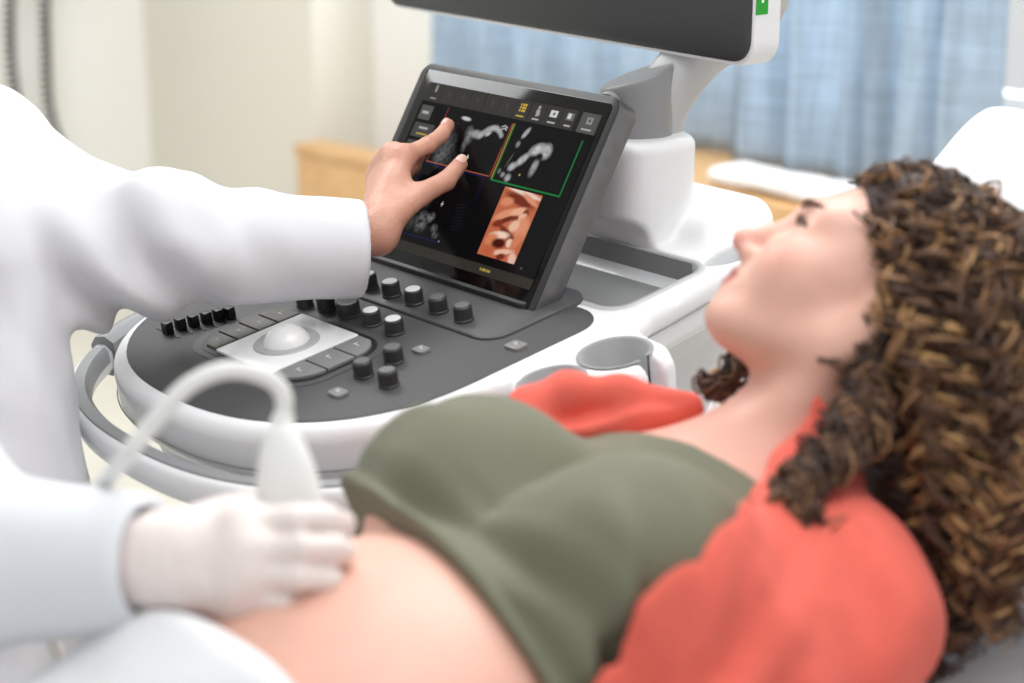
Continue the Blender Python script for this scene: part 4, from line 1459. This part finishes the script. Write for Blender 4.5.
def grow_hair(nl):
    rg = np.random.default_rng(11)
    pts = rg.normal(size=(nl * 6, 3)); pts /= length(pts)[:, None]
    pts = np.array(SC) + pts * np.array(SR)
    pts = pts[scalp_ok(pts)][:nl]
    nl = len(pts)
    nrm = (pts - np.array(SC)) / np.array(SR) ** 2; nrm /= length(nrm)[:, None]
    wpt = HO + HS * (pts[:, :1] * h_x + pts[:, 1:2] * h_f + pts[:, 2:3] * h_up)
    wn = nrm[:, :1] * h_x + nrm[:, 1:2] * h_f + nrm[:, 2:3] * h_up
    Lh = rg.uniform(0.12, 0.27, nl)
    steps = 26
    path = np.zeros((steps, nl, 3)); p = wpt + wn * 0.004; v = nz_rows(wn * 0.6 - h_f * 0.6)
    back = -h_f
    for s in range(steps):
        path[s] = p
        t = s / steps
        jit = rg.normal(size=(nl, 3)) * 0.22
        g = np.array([0, 0, -1.0]) * (0.25 + 1.0 * t) + back * (0.75 * (1 - t)) + wn * (0.16 * (1 - t)) - CR * (0.05 + 0.35 * max(0, t - 0.4)) - f_ * 0.05
        v = v * 0.70 + 0.30 * g + jit * 0.18
        v /= length(v)[:, None]
        p = p + v * (Lh / steps)[:, None]
        d = obstacle(p); bad = d < 0.010
        if bad.any():
            gr = grad(obstacle, p[bad]); p[bad] += gr * (0.010 - d[bad])[:, None]
            vv = v[bad]; vn = (vv * gr).sum(1); vv = vv - gr * np.minimum(vn, 0)[:, None]; v[bad] = vv / (length(vv)[:, None] + 1e-9)
    return path.transpose(1, 0, 2), pts


def curls(paths, roots, extra=None):
    rg = np.random.default_rng(5)
    Vs = []; Fs = []; Ms = []; off = 0
    for li, pth in enumerate(paths):
        n = 44
        c = spline(pth[::3], n)
        T = np.gradient(c, axis=0); T /= length(T)[:, None] + 1e-9
        L = np.concatenate([[0], np.cumsum(length(np.diff(c, axis=0)))]); tot = L[-1]
        t = L / tot
        R0 = rg.uniform(0.005, 0.011); pitch = rg.uniform(0.024, 0.042); ph0 = rg.uniform(0, 6.28); hand = rg.choice([-1, 1])
        u = np.cross(T[0], [0.3, 0.5, 0.8]); u /= np.linalg.norm(u)
        U = np.zeros_like(c); Wv = np.zeros_like(c)
        for i in range(n):
            u = u - T[i] * (u @ T[i]); u /= np.linalg.norm(u) + 1e-9; U[i] = u; Wv[i] = np.cross(T[i], u)
        base = rg.choice(5, p=[0.22, 0.28, 0.24, 0.16, 0.10])
        for sidx in range(5):
            ph = ph0 + rg.normal() * 0.8; rr = R0 * rg.uniform(0.6, 1.35)
            ang = hand * L / pitch * 2 * PI + ph
            amp = rr * np.clip(t / 0.25, 0.05, 1)
            cc = c + amp[:, None] * (np.cos(ang)[:, None] * U + np.sin(ang)[:, None] * Wv) + rg.normal(size=3) * 0.0032
            rad = 0.0017 * rg.uniform(0.75, 1.2) * np.minimum(1, (1 - t) / 0.12 + 0.25)
            v, f = tube_geo(cc, rad, 3, False)
            Vs.append(v); Fs.append(np.array(f) + off); off += len(v)
            k = int(np.clip(base + rg.choice([-1, 0, 0, 1]), 0, 4))
            Ms.append(np.full(len(f), k))
    return np.vstack(Vs), np.vstack(Fs), np.concatenate(Ms)


paths, roots = grow_hair(620)
rg_ = np.random.default_rng(3)
front = []
for k in range(26):                                    # locks that fall forward over the near shoulder
    j = lambda a: rg_.normal() * a
    x0 = H2W(-0.070 if False else (0.070 if h_x @ r_ > 0 else -0.070), -0.03 + j(0.012), -0.02 + j(0.02))
    e = rg_.uniform(0, 1)
    pts_ = [x0, at(868 + j(8), 380 + j(10), 1.37), at(845 + j(12), 440 + j(8), 1.34), at(815 - 20 * e + j(10), 482 + j(8), 1.315), at(795 - 25 * e + j(10), 512 + j(10), 1.30), at(800 + 40 * e + j(10), 535 + j(8), 1.295)]
    front.append(spline(pts_, 26))
for k in range(9):                                     # a few locks behind the neck on the far side
    j = lambda a: rg_.normal() * a
    front.append(spline([at(760 + j(5), 345 + j(5), 1.53), at(745 + j(4), 362 + j(4), 1.53), at(728 + j(6), 374 + j(5), 1.525), at(718 + j(5), 386 + j(4), 1.52), at(727 + j(5), 396 + j(3), 1.52)], 26))
paths = np.concatenate([paths, np.array(front)])
V2, F2, MI = curls(paths, roots)
Vall = np.vstack([V, V2]); Fall = np.vstack([F, F2 + len(V)]); MIall = np.concatenate([np.zeros(len(F)), MI])
tag(mk('hair', Vall, Fall, M_HAIR, pat, matidx=MIall), 'long curly brown hair with honey highlights')

# ================================================================== THE CLINICIAN
LS = at(-34, 158, 1.88); LE = at(86, 244, 1.79); LW = at(376, 249, 1.862)
RS = at(-165, 200, 1.50); RE = at(-75, 560, 1.27); RW = at(168, 562, 1.205)
doc = empty('person', (-0.68, 1.60, 0.52), 'person in a white lab coat touching the screen, other hand gloved', 'person')


def hand_sdf(p, wrist, mcps, fingers, rads, palm_r=0.0135, wr=0.024):
    d = None
    for m in mcps:
        e = seg(p, wrist + (m - wrist) * 0.05, m, palm_r * 1.15, palm_r * 0.95)
        d = e if d is None else smin(d, e, 0.016)
    for i in range(len(mcps) - 1):
        d = smin(d, seg(p, mcps[i], mcps[i + 1], palm_r * 0.9, palm_r * 0.85), 0.012)
    fg = None
    for f, rd in zip(fingers, rads):
        e = None
        for i in range(len(f) - 1):
            r0 = rd * (1.0 - 0.07 * i); r1 = rd * (1.0 - 0.07 * (i + 1))
            s_ = seg(p, f[i], f[i + 1], r0, r1)
            e = s_ if e is None else smin(e, s_, 0.003)
        fg = e if fg is None else np.minimum(fg, e)
    return smin(d, fg, 0.007)


itip = onplane(452, 128, TO, tn_) + tn_ * 0.0068
ttip = onplane(466, 168, TO, tn_) + tn_ * 0.0100
LM = [at(403, 157, 1.925), at(393, 156, 1.945), at(385, 165, 1.965), at(378, 178, 1.975)]
LF = [[LM[0], at(428, 145, 1.950), at(441, 136, 1.974), itip],
      [LM[1], at(417, 155, 1.985), at(414, 166, 1.990), at(409, 171, 1.975)],
      [LM[2], at(405, 170, 2.000), at(404, 181, 1.990), at(398, 186, 1.970)],
      [LM[3], at(394, 184, 2.000), at(393, 194, 1.985), at(388, 198, 1.970)]]
TH_ = [at(389, 219, 1.868), at(421, 194, 1.897), at(446, 181, 1.925), ttip]
ldir = nz(LW - LE)
LWR = at(377, 236, 1.866)


def sd_lhand(w):
    d = hand_sdf(w, LWR, LM, LF, [0.0098, 0.0092, 0.0088, 0.008], 0.0125)
    th = smin(seg(w, TH_[0], TH_[1], 0.0135, 0.0122), seg(w, TH_[1], TH_[2], 0.0118, 0.0104), 0.004)
    th = smin(th, seg(w, TH_[2], TH_[3], 0.0104, 0.0086), 0.003)
    d = smin(d, th, 0.014)
    d = smin(d, seg(w, at(384, 214, 1.885), at(396, 185, 1.905), 0.013, 0.010), 0.02)
    d = smin(d, seg(w, LW - ldir * 0.16, LWR, 0.026, 0.0175), 0.014)
    return d - 0.0007 * np.sin(((w - TH_[2]) @ nz(TH_[3] - TH_[1])) * 1700) * np.exp(-(length(w - TH_[2]) / 0.010) ** 2) - 0.0005 * np.sin(((w - LF[0][1]) @ nz(LF[0][2] - LF[0][0])) * 1900) * np.exp(-(length(w - LF[0][1]) / 0.009) ** 2)


V1, F1 = sdf_mesh(sd_lhand, LW - np.array([0.20, 0.14, 0.12]), LW + np.array([0.18, 0.22, 0.18]), 0.0022)
# the rest of the body, mostly under the coat
NKB = (LS + RS) / 2 + np.array([0.0, 0.0, 0.035])
D_HO = NKB + np.array([-0.05, -0.01, 0.215])
dh_f = nz([0.80, 0.20, -0.42]); dh_x = nz(np.cross(dh_f, z_)); dh_up = np.cross(dh_x, dh_f)
HIPD = np.array([-0.68, 1.60, 0.60])


def doc_head(w):
    q = w - D_HO
    return np.stack([q @ dh_x, q @ dh_f, q @ dh_up], 1)


def sd_doc(w):
    d = seg(w, HIPD + z_ * 0.05, (LS + RS) / 2 - z_ * 0.08, 0.125, 0.115)
    d = smin(d, seg(w, LS - z_ * 0.01, RS - z_ * 0.01, 0.05, 0.05), 0.06)
    d = smin(d, seg(w, LS, LE, 0.046, 0.038), 0.03); d = smin(d, seg(w, LE, LW - ldir * 0.05, 0.036, 0.028), 0.02)
    d = smin(d, seg(w, RS, RE, 0.046, 0.038), 0.03); d = smin(d, seg(w, RE, RW, 0.036, 0.024), 0.02)
    d = smin(d, seg(w, NKB - z_ * 0.02, D_HO - dh_f * 0.03 - dh_up * 0.05, 0.056, 0.052), 0.04)
    d = smin(d, sd_head(doc_head(w)), 0.02)
    return d


V2, F2 = sdf_mesh(sd_doc, HIPD - np.array([0.3, 0.65, 0.15]), HIPD + np.array([0.75, 0.45, 1.15]), 0.0065)
Vd = np.vstack([V1, V2]); Fd = np.vstack([F1, F2 + len(V1)])
sk2 = np.array(srgb(214, 160, 138)); red2 = np.array(srgb(206, 126, 108))
c = np.tile(sk2, (len(Vd), 1))
for q, rr in ((itip, 0.02), (ttip, 0.022), (LM[0], 0.02), (LM[1], 0.02), (TH_[2], 0.014), (TH_[1], 0.014), (LF[0][1], 0.012)):
    mixin(np.clip(1 - length(Vd - q) / rr, 0, 1) * 0.55, red2)
mk('body', Vd, Fd, M_SKIN2, doc, colors=c)


def nail(ctr, along, nrm, ln, wd, th=0.0016):
    al = nz(along); nn = nz(nrm - al * (np.asarray(nrm) @ al)); sd_ = np.cross(al, nn)
    V = []; F = []; n = 20
    for k in range(n):
        t = 2 * PI * k / n; c_, s_ = math.cos(t), math.sin(t)
        x = wd * math.copysign(abs(s_) ** 0.75, s_)
        V.append(ctr + al * ln * math.copysign(abs(c_) ** 0.75, c_) + sd_ * x - nn * (x * x) * 52)
    for k in range(n):
        t = 2 * PI * k / n; c_, s_ = math.cos(t), math.sin(t)
        x = wd * 0.8 * math.copysign(abs(s_) ** 0.75, s_)
        V.append(ctr + al * ln * 0.86 * math.copysign(abs(c_) ** 0.75, c_) + sd_ * x - nn * (x * x) * 52 + nn * th * 0.45)
    V.append(ctr + nn * th * 0.55)
    F = [(k, (k + 1) % n, n + (k + 1) % n, n + k) for k in range(n)] + [(n + k, n + (k + 1) % n, 2 * n) for k in range(n)]
    mk('fingernail', V, F, M_NAIL, doc)


tocam = nz(CC - ttip)
t_al = nz(ttip - TH_[2]); t_nn = tocam + tn_ * 0.2 + z_ * 0.2; t_nn = nz(t_nn - t_al * (t_nn @ t_al))
nail(ttip - t_al * 0.0005 + t_nn * 0.0094, t_al, t_nn, 0.0074, 0.0058)
nail(itip + nz(tn_ + z_ * 0.5) * 0.0080, itip - LF[0][2], tn_ + z_ * 0.5, 0.006, 0.0045)

# --- lab coat
rdir = nz(RW - RE)


def sd_coat(w):
    # torso, hanging looser towards the lap
    d = seg(w, np.array([-0.570, 1.655, 1.10]), np.array([-0.575, 1.58, 0.66]), 0.130, 0.182)
    d = smin(d, seg(w, LS - z_ * 0.012, RS - z_ * 0.012, 0.070, 0.072), 0.06)
    dl = smin(seg(w, LS, LE, 0.074, 0.066), seg(w, LE, LW - ldir * 0.012, 0.064, 0.0515), 0.05)
    dr = smin(seg(w, RS, RE, 0.078, 0.066), seg(w, RE, RW - rdir * 0.012, 0.064, 0.046), 0.05)
    # sleeve folds: slanting ridges that fade towards the cuff
    tl = np.clip(((w - LE) @ ldir) / length(LW - LE), -1, 1)
    v = (w - LE)
    ph = (v @ ldir) * 62 + (v @ z_) * 48 + 2.4 * vnoise(w * 9)
    dl = dl - 0.0115 * np.sin(ph) * np.exp(-((tl - 0.12) / 0.34) ** 2) - 0.011 * vnoise(w * np.array([14, 14, 12]) + 5) * np.clip(1.1 - tl, 0.15, 1)
    d = smin(d, dl, 0.045); d = smin(d, dr, 0.045)
    cuffk = np.clip(np.minimum(length(w - LW), length(w - RW)) / 0.10 - 0.6, 0.12, 1)
    d = d - (0.008 * vnoise(w * np.array([10, 10, 4.5]) + 2) + 0.004 * vnoise(w * np.array([26, 26, 14])) + 0.0022 * vnoise(w * np.array([44, 44, 26]) + 8)) * cuffk
    # collar opening and hollow cuffs
    d = smax(d, -seg(w, NKB - z_ * 0.02, NKB + z_ * 0.3, 0.062, 0.075), 0.012)
    d = smax(d, (w - (LW - ldir * 0.016)) @ ldir - 0.02 * 0 if False else np.where(length(w - LW) < 0.12, (w - (LW - ldir * 0.012)) @ ldir, -1), 0.008)
    d = smax(d, np.where(length(w - RW) < 0.12, (w - (RW - rdir * 0.012)) @ rdir, -1), 0.008)
    d = smax(d, -seg(w, LW - ldir * 0.06, LW + ldir * 0.1, 0.0395), 0.004)
    d = smax(d, -seg(w, RW - rdir * 0.05, RW + rdir * 0.1, 0.0365), 0.004)
    d = smax(d, 0.56 - w[:, 2], 0.02)
    return d * 0.9


V, F = sdf_mesh(sd_coat, np.array([-0.85, 0.95, 0.5]), np.array([0.02, 2.10, 1.40]), 0.0052, slack=1.7)
mk('lab_coat', V, F, M_COAT, doc)
# trousers, shoes
LEGS = []
for s, kn in ((1, np.array([-0.33, 1.80, 0.55])), (-1, np.array([-0.36, 1.62, 0.53]))):
    hp_ = np.array([-0.66, 1.60 + 0.09 * s, 0.60]); ft = np.array([kn[0] - 0.04, kn[1], 0.10])
    LEGS.append((hp_, kn, ft))
V, F = sdf_mesh(lambda w: np.minimum(*[smin(smin(seg(w, a, b, 0.095, 0.068), seg(w, b, c_, 0.066, 0.048), 0.03), sph(w, HIPD, 0.14), 0.08) for a, b, c_ in LEGS]),
                np.array([-0.9, 1.3, 0.0]), np.array([-0.15, 2.0, 0.8]), 0.012)
mk('trousers', V, F, M_DARKCLOTH, doc)
for a, b, c_ in LEGS:
    V, F = sdf_mesh(lambda w: smax(seg(w, np.array([c_[0] - 0.02, c_[1], 0.045]), np.array([c_[0] + 0.16, c_[1], 0.035]), 0.048, 0.036), -w[:, 2] + 0.001, 0.006), np.array([c_[0] - 0.12, c_[1] - 0.1, -0.02]), np.array([c_[0] + 0.26, c_[1] + 0.1, 0.16]), 0.008)
    mk('shoe', V, F, M_SHOE, doc)


def doc_hair(w):
    p = doc_head(w)
    d = ell(p, (0, -0.016, 0.034), (0.083, 0.105, 0.093)) - 0.004 * vnoise(p * 60)
    lim = np.interp(p[:, 2], [-0.08, -0.02, 0.03, 0.06, 0.1], [-0.03, 0.0, 0.045, 0.075, 0.12])
    return smax(d, p[:, 1] - lim, 0.01)


V, F = sdf_mesh(doc_hair, D_HO - 0.2, D_HO + 0.2, 0.008)
mk('hair', V, F, M_HAIRD, doc)

# --- gloved hand
GM = [at(243, 525, 1.190), at(248, 551, 1.180), at(246, 577, 1.180), at(238, 599, 1.186)]
GF = [[GM[0], at(296, 518, 1.178), at(328, 518, 1.188), at(345, 523, 1.205)],
      [GM[1], at(304, 547, 1.168), at(334, 548, 1.180), at(346, 553, 1.198)],
      [GM[2], at(300, 576, 1.168), at(328, 578, 1.180), at(338, 582, 1.198)],
      [GM[3], at(284, 602, 1.174), at(306, 604, 1.184), at(317, 607, 1.198)]]
GT = [at(188, 535, 1.225), at(226, 514, 1.240), at(262, 505, 1.252), at(292, 512, 1.255)]


def sd_glove(w):
    d = hand_sdf(w, RW, GM, GF, [0.0100, 0.0102, 0.0098, 0.0088], 0.0165)
    th = smin(smin(seg(w, GT[0], GT[1], 0.018, 0.013), seg(w, GT[1], GT[2], 0.0125, 0.011), 0.004), seg(w, GT[2], GT[3], 0.011, 0.0095), 0.003)
    d = smin(d, th, 0.014)
    d = smin(d, seg(w, RW - rdir * 0.05, RW + rdir * 0.01, 0.034, 0.030), 0.02)
    d = smax(d, -((w - (RW - rdir * 0.05)) @ rdir), 0.003)
    return d - 0.0012 * vnoise(w * 70) - 0.0008 * np.sin(((w - RW) @ rdir) * 500) * np.exp(-(length(w - RW) / 0.035) ** 2)


V, F = sdf_mesh(sd_glove, RW - np.array([0.12, 0.14, 0.12]), RW + np.array([0.24, 0.16, 0.12]), 0.003)
mk('glove', V, F, M_GLOVE, doc)

# --- stool
stl = empty('rolling_stool', (-0.70, 1.60, 0), 'low rolling stool under the person in the lab coat', 'stool')
lathe('seat', M_BLACK, stl, np.array([-0.70, 1.60, 0.40]), z_, [(0.0001, 0.0), (0.17, 0.0), (0.185, 0.02), (0.185, 0.05), (0.17, 0.065), (0.0001, 0.07)], 32)
lathe('pole', M_STEEL, stl, np.array([-0.70, 1.60, 0.07]), z_, [(0.026, 0.0), (0.026, 0.18), (0.018, 0.18), (0.018, 0.34)], 20)
for k in range(5):
    a = 2 * PI * k / 5 + 0.3; dv = np.array([math.cos(a), math.sin(a), 0])
    tube('foot', M_STEEL, stl, [np.array([-0.70, 1.60, 0.085]) + dv * 0.02, np.array([-0.70, 1.60, 0.062]) + dv * 0.24], 0.014, 8)
    lathe('caster', M_BLACK, stl, np.array([-0.70, 1.60, 0.026]) + dv * 0.24 - np.array([-dv[1], dv[0], 0]) * 0.012, np.array([-dv[1], dv[0], 0]), [(0.0001, 0), (0.026, 0), (0.026, 0.024), (0.0001, 0.024)], 16)

# ================================================================== PROBE
pa0 = at(300, 592, 1.222); pa1 = at(281, 425, 1.232)
prb = empty('ultrasound_probe', pa0, 'white ultrasound probe with looping cable held in the gloved hand', 'probe')
pax = nz(pa1 - pa0); plen = np.linalg.norm(pa1 - pa0)
ps = nz(np.cross(pax, CF)); pd = np.cross(pax, ps)


def loft(name, m, prof, parent):
    V = []; n = 24
    for (t, w, dd) in prof:
        for k in range(n):
            a = 2 * PI * k / n; c_, s_ = math.cos(a), math.sin(a)
            V.append(pa0 + pax * t * plen + ps * w * math.copysign(abs(c_) ** 0.8, c_) + pd * dd * math.copysign(abs(s_) ** 0.8, s_))
    F = [(i * n + k, i * n + (k + 1) % n, (i + 1) * n + (k + 1) % n, (i + 1) * n + k) for i in range(len(prof) - 1) for k in range(n)]
    F += [tuple(range(n - 1, -1, -1)), tuple((len(prof) - 1) * n + k for k in range(n))]
    return mk(name, V, F, m, parent)


loft('probe_handle', M_PROBE, [(0.02, 0.030, 0.012), (0.10, 0.030, 0.013), (0.30, 0.025, 0.013), (0.45, 0.0235, 0.014), (0.60, 0.0225, 0.0145), (0.75, 0.0195, 0.0145), (0.88, 0.0150, 0.0130), (0.97, 0.0105, 0.0105), (1.0, 0.0085, 0.0085)], prb)
loft('probe_lens', M_GREYM, [(-0.10, 0.020, 0.008), (-0.06, 0.028, 0.011), (0.0, 0.0305, 0.0122), (0.03, 0.0305, 0.0122)], prb)
cab_pts = spline([pa0 + pax * plen * 0.97, at(284, 398, 1.230), at(268, 378, 1.226), at(228, 370, 1.216), at(188, 386, 1.210), at(152, 424, 1.208), at(118, 466, 1.215), at(84, 505, 1.300), at(40, 560, 1.420), at(60, 640, 1.50) - z_ * 0.03, at(150, 683, 1.62) - z_ * 0.28, BC - f_ * 0.12 + z_ * 0.45], 110)
tube('strain_relief', M_PROBE, prb, cab_pts[:6], np.linspace(0.0090, 0.0068, 6), 12)
tube('cable', M_CABLE, prb, cab_pts, 0.0062, 10)
